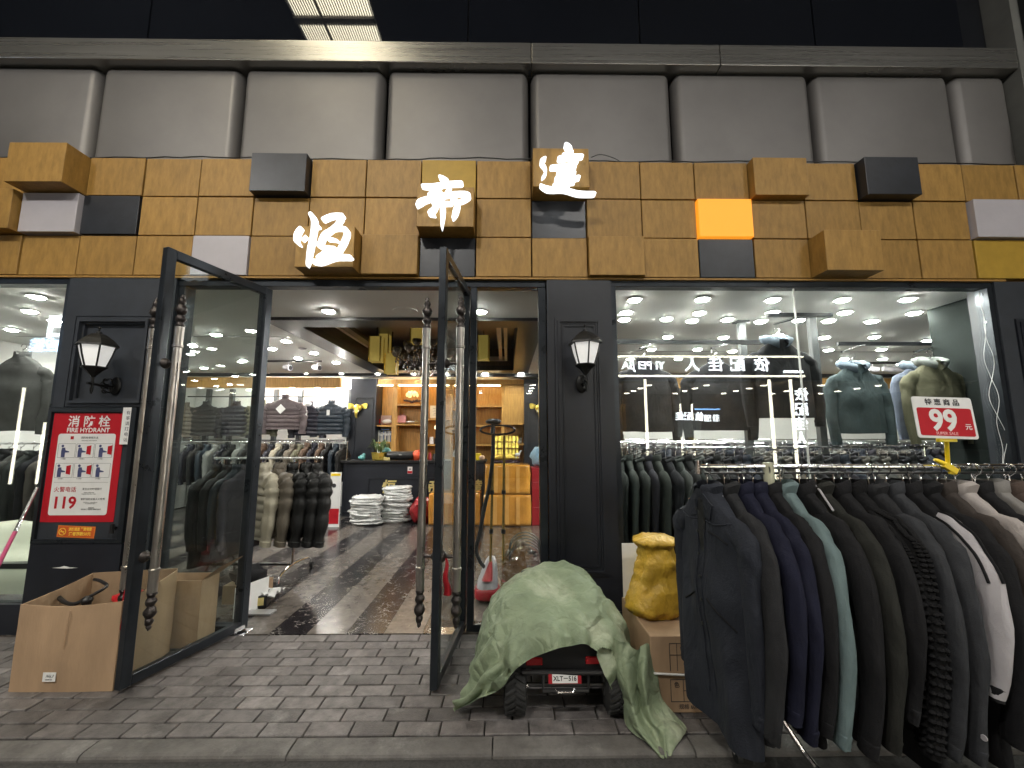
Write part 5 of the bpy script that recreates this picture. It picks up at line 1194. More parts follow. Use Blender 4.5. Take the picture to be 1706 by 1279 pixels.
# price card on its yellow clip
pc_ = empty("price_card", at(1582, 778, 2.07), "red and white price card reading 99 on a yellow clip stand on the outdoor rack", "price sign")
def cardp(px, py, Y=2.02): return at(px, py, Y)
A_, B_, C_, D_ = cardp(1520, 660), cardp(1613, 664), cardp(1625, 731), cardp(1535, 728)
cw = (B_ - A_).normalized(); cxv = B_ - A_; cen = (A_ + B_ + C_ + D_) / 4; Wc, Hc = .282, .205; tl = math.atan2(cxv.z, cxv.x)
card = empty("x", (0, 0, 0), "", ""); bpy.data.objects.remove(card)
cp = MB().prism(rrect(-Wc / 2, Wc / 2, -Hc / 2, Hc / 2, .012), -.002, .002).obj("card_frame", PAPER, pc_, loc=cen); cp.rotation_euler = (R(-6), R(2), R(-3))
MB().prism(rrect(-Wc / 2 + .014, Wc / 2 - .012, -Hc / 2 + .012, Hc / 2 - .055, .010), -.0035, -.0021).obj("red_field", RED, cp, world=False)
text("特 惠 商 品", .034, INK, cp, (.0, -.003, Hc / 2 - .028), depth=.0004, bold=.0007, world=False)
text("99", .142, PAPER, cp, (-.01, -.0042, -.018), depth=.0004, bold=.0045, world=False, sx=.92)
text("元", .032, PAPER, cp, (.102, -.0042, -.045), depth=.0004, bold=.0005, world=False)
text("SUPER SALE", .020, M("pink_print", (.75, .35, .35), .5), cp, (-.005, -.0042, -.079), depth=.0004, bold=.0004, world=False)
a, b = cardp(1577, 733, 2.04), cardp(1579, 772, 2.07)
MB().tube([a, b], .009, 8).obj("stem", YEL, pc_); MB().obox(a, (.045, 0, 0), (0, .010, 0), (0, 0, .009)).obj("card_grip", YEL, pc_, bevel=.002)
m = MB(); m.obox(b + Vector((.006, 0, -.022)), (.028, 0, -.018), (0, .012, 0), (.008, 0, .012)); m.tube(cr([b + Vector((-.065, 0, .02)), b + Vector((-.03, 0, .004)), b + Vector((.02, 0, -.02)), b + Vector((.03, 0, -.045)), b + Vector((0, 0, -.045))], 10), [.006, .010, .012, .012, .012, .012, .012, .010, .008, .006], 8); m.obj("clamp", YEL, pc_, smooth=50)

# ---------------- racks inside the right window
def rack(x0, x1, y, z, label):
    o = empty("clothes_rack", ((x0 + x1) / 2, y, 0), label, "clothes rack"); MB().tube([(x0, y, z), (x1, y, z)], .012, 8).obj("rail", CHROME, o)
    for x in (x0 + .03, x1 - .03):
        MB().tube([(x, y, z), (x, y, .05)], .014, 8).obj("post", CHROME, o); MB().tube([(x, y - .24, .04), (x, y + .24, .04)], .014, 8).obj("foot", CHROME, o)
    return o
coats = []
pal = [(.040, .045, .043), (.055, .06, .055), (.020, .020, .024), (.028, .026, .034), (.075, .075, .072), (.018, .018, .019), (.10, .09, .08), (.035, .04, .055)]
nmc = ["dark green grey", "grey green", "black", "dark plum", "mid grey", "deep black", "warm grey", "slate blue"]
for i, c_ in enumerate(pal):
    mt = cloth("suit_%d" % i, c_, .85, .2, 8, .2, 220)
    coats.append(meshes(garment("coat" if i % 2 == 0 else "zip", W=.215, L_=.82, D=.048, seed=40 + i, n=18, nz_=9, slen=.62, spread=.03, fwd=.03, amp=.008, thin=.8), {"body": mt}))
def fill(x0, x1, y, z, step, lab, group, order, rz=-90, sc_=1.):
    x = x0; k = 0
    while x < x1:
        i = order(k); put("suit_jacket", coats[i], (x, y + random.uniform(-.01, .01), z), R(rz + random.uniform(-6, 6)), lab(k, i), "jacket", group, HANG, sc_=sc_ * random.uniform(.97, 1.02)); x += step * random.uniform(.85, 1.15); k += 1
rack(.98, 4.0, 3.95, 1.40, "long clothes rail directly behind the right window pane")
ordn = ["first", "second", "third", "fourth", "fifth", "sixth", "seventh", "eighth", "ninth", "tenth"] + ["number %s" % w_ for w_ in "eleven twelve thirteen fourteen fifteen sixteen seventeen eighteen nineteen twenty twenty-one twenty-two twenty-three twenty-four twenty-five twenty-six twenty-seven twenty-eight twenty-nine thirty thirty-one thirty-two thirty-three thirty-four thirty-five".split()]
fill(1.05, 3.98, 3.95, 1.40, .092, lambda k, i: "%s jacket, %s from the left on the rail right behind the window" % (nmc[i], nth(k + 1)), "jackets on the rail behind the window", lambda k: [0, 1, 0, 3, 1, 2, 0, 5][k % 8] if k < 9 else [5, 2, 3, 7, 2, 6, 4, 6, 5, 2][k % 10])
rack(1.4, 6.6, 4.9, 1.42, "second clothes rail back behind the right window")
fill(1.5, 6.5, 4.9, 1.42, .125, lambda k, i: "%s jacket, %s from the left on the second rail behind the right window" % (nmc[i], nth(k + 1)), "jackets on the second rail", lambda k: [4, 6, 2, 7, 3, 6][k % 6])
rack(1.6, 7.4, 5.9, 1.43, "third clothes rail back behind the right window")
fill(1.7, 7.3, 5.9, 1.43, .14, lambda k, i: "%s jacket, %s from the left on the third rail behind the right window" % (nmc[i], nth(k + 1)), "jackets on the third rail", lambda k: [6, 4, 2, 4, 7][k % 5])
rack(1.8, 8.6, 7.4, 1.45, "fourth clothes rail back, near the rear wall behind the right window")
fill(1.9, 8.5, 7.4, 1.45, .17, lambda k, i: "%s jacket, %s from the left on the rearmost rail behind the window" % (nmc[i], nth(k + 1)), "jackets on the fourth rail", lambda k: [2, 6, 4, 3][k % 4])
# display uprights and high rail
PSTM = M("post_grey", (.07, .075, .078), .35, .4)
fr = empty("display_stand", (2.7, 4.4, 0), "dark steel posts and high rails carrying the display garments behind the right window", "display stand")
for px, Y in ((1236, 4.6), (1354, 4.35), (1583, 4.2)):
    p = at(px, 560, Y); MB().box(p.x - .035, p.x + .035, Y - .03, Y + .03, 0, CZ_ - .005).obj("post", PSTM, fr); MB().box(p.x - .07, p.x + .07, Y - .06, Y + .06, CZ_ - .02, CZ_ - .004).obj("ceiling_plate", PSTM, fr)
a, b = at(1024, 569, 4.4), at(1268, 569, 4.4); MB().box(a.x, b.x, 4.38, 4.42, a.z - .025, a.z + .02).obj("high_rail", BLACKM, fr)
a, b = at(1278, 524, 3.9), at(1385, 524, 3.9); MB().box(a.x, b.x, 3.88, 3.92, a.z - .02, a.z + .015).obj("high_rail", BLACKM, fr)
a, b = at(1395, 572, 4.35), at(1640, 572, 4.35); MB().box(a.x, b.x, 4.33, 4.37, a.z - .02, a.z + .015).obj("high_rail", BLACKM, fr)
def arm_(px0, py0, Y0, px1, py1, Y1): MB().tube([at(px0, py0, Y0), at(px1, py1, Y1)], .011, 8).obj("display_arm", CHROME, fr)
arm_(1066, 580, 4.1, 1090, 572, 4.4); arm_(1185, 580, 4.1, 1212, 572, 4.4); arm_(1290, 540, 3.75, 1335, 527, 3.95); arm_(1402, 586, 4.0, 1440, 574, 4.35); arm_(1523, 586, 3.9, 1570, 575, 4.3)
def disp(kind, px, py, Y, mats, label, W=.26, L_=.72, D=.10, rz=0, seed=1, slen=.60):
    g = garment(kind, W=W, L_=L_, D=D, seed=seed, n=40, nz_=24, slen=slen, spread=.05, fwd=.03, amp=.014, sleeve_r=.07); p = at(px, py, Y)
    return put("display_garment", meshes(g, mats), p, R(rz), label, "jacket", "garments displayed high behind the window", HANG)
HT = cloth("hood_teal", (.055, .075, .080), .85, .2); HTL = cloth("hood_inner_blue", (.17, .21, .26), .8); HO = cloth("hood_olive", (.125, .12, .078), .85, .12); HOL = cloth("hood_inner_grey", (.26, .28, .27), .8); DK = cloth("display_black", (.025, .025, .028)); PB = cloth("pale_blue_denim", (.085, .10, .135), .85, .2)
disp("zip", 1072, 583, 4.15, {"body": DK}, "black jacket on display above the left end of the window rail", seed=3, rz=4)
disp("zip", 1190, 583, 4.2, {"body": DK, "sleeve": CHA}, "black jacket with pale sleeve edges on display beside the thin post", seed=5, rz=-6, W=.27)
disp("hood", 1293, 548, 3.85, {"body": DK, "hood": HTL}, "black hooded top with pale blue hood lining on display, highest one", seed=7, W=.28, L_=.74)
disp("hood", 1420, 590, 4.05, {"body": HT, "hood": HTL, "sleeve": HT}, "teal grey hooded top with a blue hood on display behind the window", seed=8, W=.23, L_=.68)
disp("hood", 1524, 592, 4.3, {"body": PB, "hood": HTL}, "pale blue denim hooded top half hidden by the olive one on display", seed=9, W=.21, L_=.74)
disp("hood", 1549, 584, 3.95, {"body": HO, "hood": HOL}, "olive hooded top with white drawstring on display behind the price card", seed=11, W=.24, L_=.76)
# column at the right end inside
o = empty("inner_column", (4.9, 3.85, 0), "grey green column inside the shop at the right end of the window", "column"); MB().box(4.40, 5.6, 3.56, 4.16, 0, CZ_ - .002).obj("shaft", GREYW, o)
# ---------------- back wall of puffer jackets
wd = empty("display_wall", (-5, 8.9, 0), "white display wall with dark uprights and rails for the puffer jackets", "display wall")
MB().box(LX + .05, -3.36, BY - .05, BY - .005, 0, CZ_ - .32).obj("white_board", WALLW, wd)
for px in (384, 458, 499, 583, 300, 345): x = at(px, 690, 8.95).x; MB().box(x - .04, x + .04, 8.92, 9.0, 0, CZ_ - .3).obj("upright", PSTM, wd)
for z in (at(500, 661, 8.9).z, at(500, 733, 8.9).z): MB().tube([(LX + .2, 8.86, z), (-3.42, 8.86, z)], .012, 6).obj("rail", BLACKM, wd)
PU = {"olive": cloth("puffer_olive", (.12, .115, .075), .45, .15), "mauve": cloth("puffer_mauve", (.10, .080, .083), .45, .12), "black": cloth("puffer_black", (.022, .022, .03), .25, .2), "navy": cloth("puffer_navy", (.022, .030, .040), .3, .2), "cream": cloth("puffer_cream", (.42, .385, .30), .5, .1), "taupe": cloth("puffer_taupe", (.14, .12, .095), .5, .12), "jet": cloth("puffer_jet", (.012, .012, .012), .45, .3), "brown": cloth("puffer_brown", (.10, .065, .045), .5, .15), "grey": cloth("puffer_grey", (.22, .22, .21), .5, .12)}
def wallp(px, py, c_, label, W, seed, Y=8.72):
    g = garment("puffer", W=W * 1.1, L_=.66, D=.11, seed=seed, n=34, nz_=54, quilt=.026, slen=.52, spread=.05, fwd=.02, amp=.006, sleeve_r=.085, flare=.98); p = at(px, py, Y)
    o = put("puffer_jacket", meshes(g, {"body": PU[c_]}), p, R(0), label, "puffer jacket", "puffer jackets on the display wall", HANG)
    return o
wallp(437, 662, "olive", "olive puffer jacket on the display wall, left of the mauve one", .24, 21)
o = wallp(476, 653, "mauve", "mauve grey puffer jacket with a white diamond tag, largest on the display wall", .33, 22, 8.6); MB().obox((0, -.15, -.36), (.05, 0, .05), (0, .002, 0), (-.05, 0, .05)).obj("diamond_tag", PAPER, o, world=False)
o = wallp(516, 664, "black", "shiny black puffer jacket with white hood lining on the display wall", .26, 23); MB().box(-.03, .03, -.15, -.145, -.36, -.25).obj("price_tag", PAPER, o, world=False); MB().ball((0, -.05, -.115), .07, .04, .05, 10, 6).obj("hood_lining", PAPER, o, world=False, smooth=True)
o = wallp(553, 662, "navy", "navy puffer jacket with a white price tag, rightmost on the display wall", .27, 24); MB().box(-.03, .03, -.15, -.145, -.38, -.27).obj("price_tag", PAPER, o, world=False)
wallp(395, 664, "black", "black puffer jacket on the display wall seen through the left door's frame", .26, 25); wallp(345, 664, "jet", "jet black jacket on the display wall seen through the left door glass", .26, 26); wallp(310, 666, "taupe", "taupe jacket on the display wall farthest left through the door glass", .25, 27)
# row of puffers beneath
rowc = ["grey", "jet", "black", "brown", "black", "cream", "jet", "taupe", "olive", "brown", "black", "brown", "jet", "navy", "jet"]
pm_ = {}
for i, c_ in enumerate(PU):
    pm_[c_] = meshes(garment("puffer", W=.22, L_=.66, D=.075, seed=60 + i, n=20, nz_=36, quilt=.018, slen=.54, spread=.03, fwd=.03, amp=.006, sleeve_r=.072, thin=.85), {"body": PU[c_]})
xa, xb = at(404, 745, 8.3).x, at(572, 745, 8.3).x
rack(xa - 2.2, xb + .1, 8.3, at(500, 738, 8.3).z + .03, "clothes rail of puffer jackets below the display wall")
for k, c_ in enumerate(rowc):
    put("puffer_jacket", pm_[c_], (lerp(xa, xb, k / 14), 8.3, at(500, 738, 8.3).z + .03 + random.uniform(0, .03)), R(90 + random.uniform(-5, 5)), "%s puffer jacket, %s from the left in the row below the display wall" % (c_, nth(k + 1)), "puffer jacket", "puffer jackets in the row below the display wall", HANG)
for k in range(12):
    c_ = ["jet", "black", "grey", "navy"][k % 4]; put("puffer_jacket", pm_[c_], (xa - .2 - k * .16, 8.3, at(500, 738, 8.3).z + .03), R(90 + random.uniform(-5, 5)), "%s jacket, %s leftwards of the row seen through the left door glass" % (c_, nth(k + 1)), "puffer jacket", "jackets seen through the left door glass", HANG)
# near rack just inside the door
RNY = 4.72; RNZ = at(480, 763, RNY).z; xe = at(538, 763, RNY).x; xs = at(395, 763, RNY).x - .25
nr = empty("clothes_rack", ((xe + xs) / 2, RNY, 0), "chrome wheeled rack of puffer jackets just inside the open left door", "clothes rack")
MB().tube([(xs, RNY, RNZ), (xe, RNY, RNZ)], .013, 10).obj("rail", M("white_rail", (.7, .7, .68), .25, .3), nr)
MB().tube([(xe - .32, RNY, RNZ), (xe - .26, RNY, .13)], .013, 10).obj("post", CHROME, nr); MB().tube([(xs + .1, RNY, RNZ), (xs + .1, RNY, .1)], .013, 10).obj("post", CHROME, nr)
MB().box(xs, xe - .24, RNY - .02, RNY + .02, .125, .145).obj("base_bar", BLACKM, nr)
MB().tube(cr([Vector((xe - .22, RNY + .34, .07)), Vector((xe - .23, RNY + .28, .12)), Vector((xe - .25, RNY, .14)), Vector((xe - .22, RNY - .32, .12)), Vector((xe - .20, RNY - .40, .06))], 16), .012, 8).obj("foot", CHROME, nr)
for dy in (.34, -.40): MB().tube([(xe - .22, RNY + dy - .0, .03), (xe - .19, RNY + dy, .03)], .032, 14).obj("caster", RUBBER, nr)
near = [("jet", 1.0, "jacket", "long black coat at the left end of the rack inside the door"), ("jet", .95, "jacket", "second black coat from the left on the rack inside the door"), ("navy", .9, "jacket", "dark navy jacket left of the plum one on the rack inside the door"), ("mauve_dark", .86, "jacket", "dark plum wool jacket left of the cream puffer on the rack inside the door"),
        ("cream", .74, "puffer", "cream puffer jacket on the rack inside the door"), ("taupe", .72, "puffer", "olive taupe puffer jacket right of the cream one on the rack inside the door"), ("jet", .76, "puffer", "black puffer jacket right of the taupe one on the rack inside the door"), ("jet", .70, "puffer", "black puffer jacket, second from the right end of the rack inside the door"), ("jet", .70, "puffer", "black padded jacket at the right end of the rack inside the door")]
PU["mauve_dark"] = cloth("wool_plum", (.055, .050, .06), .9, .2)
xx = [xe - 1.15, xe - 1.02, xe - .92, xe - .82, xe - .64, xe - .48, xe - .33, xe - .19, xe - .07]
for k, (c_, L0, kd, lb) in enumerate(near):
    pf = kd == "puffer"; g = garment(kd, W=.23, L_=L0, D=.075 if pf else .06, seed=80 + k, n=34, nz_=58, quilt=.026 if pf else 0, slen=.62, spread=.05, fwd=.04, amp=.008, sleeve_r=.105 if pf else .065, thin=.9)
    put("puffer_jacket" if pf else "hanging_coat", meshes(g, {"body": PU[c_]}), (xx[k], RNY, RNZ), R((-36 if pf else 75) - 1.0 * k), lb, "puffer jacket" if pf else "coat", "coats on the rack inside the door", HANG)
# ================================================================ things on the pavement
# big open carton left of the door
bx = empty("cardboard_box", (-2.64, 2.92, 0), "big open brown cardboard box on the pavement in front of the hydrant poster", "cardboard box", rz=0)
X0, X1, Y0, Y1, H = -2.955, -2.345, 2.70, 3.16, .485
def wall(p, q, h0, h1, nrm, sag=.0, bulge=.0, mat=CARD, nm="side_panel", th=.006):
    p, q = Vector(p), Vector(q); nrm = Vector(nrm); nx_, nzz = 14, 8; mb = MB(); g1 = []; g2 = []
    for k in range(nzz + 1):
        r1 = []; r2 = []
        for j in range(nx_ + 1):
            t = j / nx_; u = k / nzz; h = lerp(h0, h1, t) - sag * math.sin(t * PI)
            c = p.lerp(q, t) + nrm * (bulge * math.sin(t * PI) * math.sin(u * PI * .8 + .3) + .003 * noise.noise(Vector((t * 4, u * 3, p.x)))); c.z = h * u
            r1.append(tuple(c)); r2.append(tuple(c - nrm * th))
        g1.append(r1); g2.append(r2)
    mb.loft(g1, closed=False); mb.loft(g2, closed=False)
    mb.loft([g1[-1], g2[-1]], closed=False); mb.loft([[r[0] for r in g1], [r[0] for r in g2]], closed=False); mb.loft([[r[-1] for r in g1], [r[-1] for r in g2]], closed=False)
    return mb.obj(nm, mat, bx, smooth=50)
wall((X0, Y0, 0), (X1, Y0, 0), .49, .505, (0, -1, 0), .018, .018)
wall((X1, Y0 + .002, 0), (X1 - .03, Y1, 0), .505, .55, (1, 0, 0), .01, .02)
wall((X0 + .005, Y0 + .002, 0), (X0 - .02, Y1, 0), .49, .53, (-1, 0, 0), .01, .02)
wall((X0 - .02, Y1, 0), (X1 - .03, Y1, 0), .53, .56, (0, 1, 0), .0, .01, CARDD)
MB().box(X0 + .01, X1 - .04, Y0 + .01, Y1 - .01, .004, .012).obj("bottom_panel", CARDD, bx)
m = MB(); m.tube(cr([Vector((-2.63, Y0 - .022, .46)), Vector((-2.635, Y0 - .026, .35)), Vector((-2.64, Y0 - .026, .25))], 8), .003, 5); m.obj("crease", CARD, bx)
MB().box(-2.745, -2.67, Y0 - .0195, Y0 - .0175, .065, .115).obj("shipping_label", PAPER, bx)
text("No.3", .022, INK, bx, (-2.705, Y0 - .0205, .095), depth=.0003, shear=.4); text("MADE IN", .010, INK, bx, (-2.708, Y0 - .0205, .076), depth=.0003)
# scooter handlebar lying in the carton
hb = empty("scooter_handlebar", (-2.62, 2.95, .5), "black curved handlebar sticking out of the big cardboard box", "handlebar")
def hbp(px, py, Y): return at(px, py, Y)
MB().tube(cr([hbp(96, 993, 2.95), hbp(108, 1003, 2.9), hbp(125, 1006, 2.88), hbp(142, 997, 2.9)], 14), [.013] * 5 + [.012] * 9, 10).obj("left_grip", BLACKP, hb, smooth=60)
MB().tube(cr([hbp(157, 965, 3.0), hbp(168, 968, 2.98), hbp(178, 976, 2.95), hbp(160, 988, 2.92), hbp(142, 997, 2.9)], 16), .010, 10).obj("right_grip", BLACKP, hb, smooth=60)
MB().ball(hbp(145, 1000, 2.9), .03, .035, .03, 12, 7).tube([hbp(145, 1000, 2.9), hbp(140, 1060, 2.9)], .024, 10).obj("stem", BLACKP, hb, smooth=60)
tag(MB().ball((-2.50, 2.93, .43), .085, .08, .06, 14, 9, .6, 3).ball((-2.54, 2.98, .45), .05, .05, .04, 10, 6, .6, 8).obj("red_plastic_bag", M("red_bag", (.5, .02, .025), .3, 0, .3, 14, .5, 30), smooth=60), "red plastic bag inside the big cardboard box", "bag")
# second carton behind
b2_ = empty("cardboard_box", (-2.45, 3.25, 0), "smaller open cardboard box behind the big one, seen through the left door glass", "cardboard box")
MB().box(-2.62, -2.22, 3.2, 3.206, 0, .46).box(-2.62, -2.22, 3.38, 3.386, 0, .46).box(-2.62, -2.614, 3.206, 3.38, 0, .46).box(-2.226, -2.22, 3.206, 3.38, 0, .46).obj("side_panel", CARD, b2_)
MB().quad((-2.222, 3.2, .46), (-2.222, 3.38, .46), (-2.07, 3.42, .57), (-2.08, 3.18, .56)).quad((-2.08, 3.18, .566), (-2.07, 3.42, .576), (-2.222, 3.38, .466), (-2.222, 3.2, .466)).obj("flap", CARD, b2_)
# broom leaning at the left
bp0, bp1 = at(62, 812, 3.35), at(-8, 952, 3.1)
br = empty("broom", bp1, "pink and silver broom handle leaning against the left window", "broom")
mid = bp0.lerp(bp1, .55); dr = (bp1 - bp0).normalized(); bend = bp1 + dr * (bp1.z - .08) / max(.2, -dr.z)
MB().tube([bp0, mid], .011, 8).obj("metal_handle", CHROME, br); MB().tube([mid, bend], .0125, 8).obj("pink_handle", M("pink_plastic", (.55, .06, .18), .35), br)
MB().obox(bend + Vector((0, 0, -.02)), (.14, 0, 0), (0, .03, 0), (0, 0, .05)).obj("brush_head", BLACKP, br)
# paper and boxes just inside, at the foot of the near rack
p = lev(425, 1008); o = MB().box(-.11, .11, -.09, .09, 0, .10).obj("shoe_box", BLACKP, loc=(p.x, p.y, .002), rz=.3, bevel=.003); tag(o, "small black box on the marble floor at the foot of the left door", "box")
MB().box(-.05, .085, -.0925, -.0905, .02, .085).obj("gold_label", GOLDT, o, world=False)
p = lev(443, 985, .1); mb = MB(); rings = []
for k in range(10):
    rings.append([(p.x - .13 + .028 * j + .02 * noise.noise(Vector((k, j, 3))), p.y - .10 + .022 * k, .11 + .05 * noise.noise(Vector((k * .5, j * .5, 1))) - .004 * abs(j - 5)) for j in range(10)])
tag(mb.loft(rings, closed=False).obj("crumpled_paper", PAPER, smooth=25), "crumpled white paper lying on the black box at the foot of the rack", "paper")
p = lev(403, 1028); o = MB().box(-.004, .004, -.16, .16, 0, .24).obj("white_board", PAPER, loc=(p.x, p.y + .12, 0), rz=-.35); tag(o, "white board standing at the bottom of the left door", "board")
p = lev(432, 1022); o = MB().box(-.12, .12, -.05, .05, 0, .012).obj("floor_tile_sample", M("grey_tile", (.28, .28, .28), .3), loc=(p.x, p.y, .004)); tag(o, "loose grey tile lying on the floor by the left door", "tile")
p = at(415, 965, 4.1); o = MB().ball((0, 0, 0), .16, .12, .08, 14, 8, .5, 3).obj("folded_black_cloth", BK, loc=(p.x, 4.1, .22), smooth=60); tag(o, "folded dark cloth on the low box beside the rack foot", "cloth")
tag(MB().box(-.16, .16, -.12, .12, 0, .16).obj("low_box", CARDD, loc=(p.x, 4.1, 0.001)), "low brown box under the folded dark cloth", "box")

# ---------------- child's quad bike under the green tarp
q = empty("toy_quad_bike", (.32, 2.75, 0), "child's black quad bike with knobbly tyres under the green tarp", "quad bike")
def wheel(x, y, r_=.128, w_=.062):
    prof = [(.045, -w_), (r_ * .8, -w_), (r_ * .93, -w_ * .85), (r_ * .97, -w_ * .4), (r_ * .97, w_ * .4), (r_ * .93, w_ * .85), (r_ * .8, w_), (.045, w_)]
    n = 28; mb = MB(); rings = [[(x + dx, y + r * math.cos(2 * PI * j / n), r_ + r * math.sin(2 * PI * j / n)) for j in range(n)] for r, dx in prof]
    mb.loft(rings, cap0=True, cap1=True); t = mb.obj("tyre", RUBBER, q, smooth=40)
    m = MB()
    for j in range(22):
        a = 2 * PI * j / 22
        for s_ in (-1, 1):
            aa = a + (PI / 22 if s_ > 0 else 0); c = Vector((x + s_ * w_ * .42, y + r_ * .985 * math.cos(aa), r_ + r_ * .985 * math.sin(aa))); rad = Vector((0, math.cos(aa), math.sin(aa))); tg = Vector((0, -math.sin(aa), math.cos(aa)))
            ax = (Vector((s_ * 1, 0, 0)) + tg * .55).normalized(); m.obox(c, ax * w_ * .46, (ax.cross(rad)) * .0075, rad * .007)
    m.obj("tread", RUBBER, t)
    MB().tube([(x - w_ * 1.02, y, r_), (x + w_ * 1.02, y, r_)], .05, 14).obj("hub", M("grey_plastic", (.09, .09, .09), .5), t)
for x, y in ((.045, 2.50), (.60, 2.50), (.06, 3.16), (.585, 3.16)): wheel(x, y)
MB().tube([(.1, 2.50, .128), (.55, 2.50, .128)], .016, 8).obj("axle", CHROME, q)
BP = M("quad_plastic", (.012, .012, .013), .4, 0, .2, 10)
MB().box(.14, .51, 2.50, 3.2, .17, .30).obj("chassis", BP, q, bevel=.02, seg=2)
MB().loft([[(x, y, z) for x, z in ((.02, .26), (.06, .33), (.18, .37), (.47, .37), (.59, .33), (.63, .26), (.5, .24), (.15, .24))] for y in (2.44, 2.7, 2.95)], cap0=True, cap1=True).obj("rear_fender", BP, q)
MB().loft([[(x, y, z) for x, z in ((.18, .33), (.20, .46), (.45, .46), (.47, .33))] for y in (2.52, 2.9)], cap0=True, cap1=True).obj("seat", BP, q, bevel=.015, seg=2)
MB().tube(cr([Vector((.10, 3.02, .56)), Vector((.24, 3.06, .57)), Vector((.325, 3.1, .55)), Vector((.41, 3.06, .57)), Vector((.55, 3.02, .56))], 16), .016, 8).tube([(.325, 3.1, .55), (.325, 3.2, .3)], .02, 8).obj("handlebar", BP, q)
RL = M("red_lens", (.30, .012, .015), .15, coat=.5)
p = at(890, 1103, 2.43); MB().box(p.x - .045, p.x + .045, 2.432, 2.452, p.z - .02, p.z + .02).obj("tail_light", RL, q, bevel=.004)
p = at(985, 1101, 2.43); MB().box(p.x - .03, p.x + .045, 2.432, 2.452, p.z - .02, p.z + .02).obj("tail_light", RL, q, bevel=.004)
m = MB(); a, b = at(870, 1120, 2.42), at(1010, 1120, 2.40); m.tube([a, b], .014, 8); m.tube([at(905, 1118, 2.42), at(905, 1150, 2.40), at(980, 1150, 2.40), at(980, 1118, 2.42)], .012, 8)
m.tube([at(880, 1140, 2.46), at(1005, 1140, 2.46)], .012, 8); m.obj("bumper_bar", BLACKP, q)
p = at(941, 1130, 2.40); pn = MB().box(-.088, .088, -.003, .004, -.024, .024).obj("number_plate", REDD, q, loc=p, world=True)
pn.rotation_euler = (R(-8), 0, 0)
MB().box(-.068, .068, -.0042, -.0031, -.021, .021).obj("white_plate", PAPER, pn, world=False); text("XLT－516", .031, INK, pn, (0, -.0048, 0), depth=.0004, bold=.0007, world=False, sx=.93)
p = at(941, 1147, 2.40); MB().tube([p + Vector((-.05, 0, 0)), p + Vector((-.04, -.01, -.012)), p + Vector((.04, -.01, -.012)), p + Vector((.05, 0, 0))], .006, 6).obj("tow_hook", CHROME, q)

# tarp
def tarp_mat():
    m = bpy.data.materials.new("green_tarp"); m.use_nodes = True; t = m.node_tree; n = t.nodes; L = t.links; b = n["Principled BSDF"]; b.inputs["Roughness"].default_value = .58; b.inputs["Specular IOR Level"].default_value = .35
    g = n.new("ShaderNodeNewGeometry")
    a = n.new("ShaderNodeTexNoise"); a.inputs["Scale"].default_value = 3.2; a.inputs["Detail"].default_value = 9; a.inputs["Roughness"].default_value = .66; L.new(g.outputs["Position"], a.inputs["Vector"])
    r = n.new("ShaderNodeValToRGB"); e = r.color_ramp.elements; e[0].position = .30; e[0].color = (.155, .195, .125, 1); e[1].position = .72; e[1].color = (.40, .43, .32, 1); x = e.new(.52); x.color = (.215, .265, .17, 1); L.new(a.outputs[0], r.inputs[0]); L.new(r.outputs[0], b.inputs["Base Color"])
    c = n.new("ShaderNodeTexNoise"); c.inputs["Scale"].default_value = 26; c.inputs["Detail"].default_value = 8; c.inputs["Distortion"].default_value = 1.2; L.new(g.outputs["Position"], c.inputs["Vector"])
    vo = n.new("ShaderNodeTexVoronoi"); vo.feature = 'DISTANCE_TO_EDGE'; vo.inputs["Scale"].default_value = 5.5
    ds = n.new("ShaderNodeTexNoise"); ds.inputs["Scale"].default_value = 3; L.new(g.outputs["Position"], ds.inputs["Vector"]); ad = n.new("ShaderNodeVectorMath"); ad.operation = 'ADD'; L.new(g.outputs["Position"], ad.inputs[0]); L.new(ds.outputs["Color"], ad.inputs[1]); L.new(ad.outputs[0], vo.inputs["Vector"])
    vb = n.new("ShaderNodeBump"); vb.inputs["Strength"].default_value = .42; vb.inputs["Distance"].default_value = .07; L.new(vo.outputs[0], vb.inputs["Height"])
    bp = n.new("ShaderNodeBump"); L.new(vb.outputs[0], bp.inputs["Normal"]); bp.inputs["Strength"].default_value = .55; bp.inputs["Distance"].default_value = .010; L.new(c.outputs[0], bp.inputs["Height"]); L.new(bp.outputs[0], b.inputs["Normal"]); return m
TARP = tarp_mat()
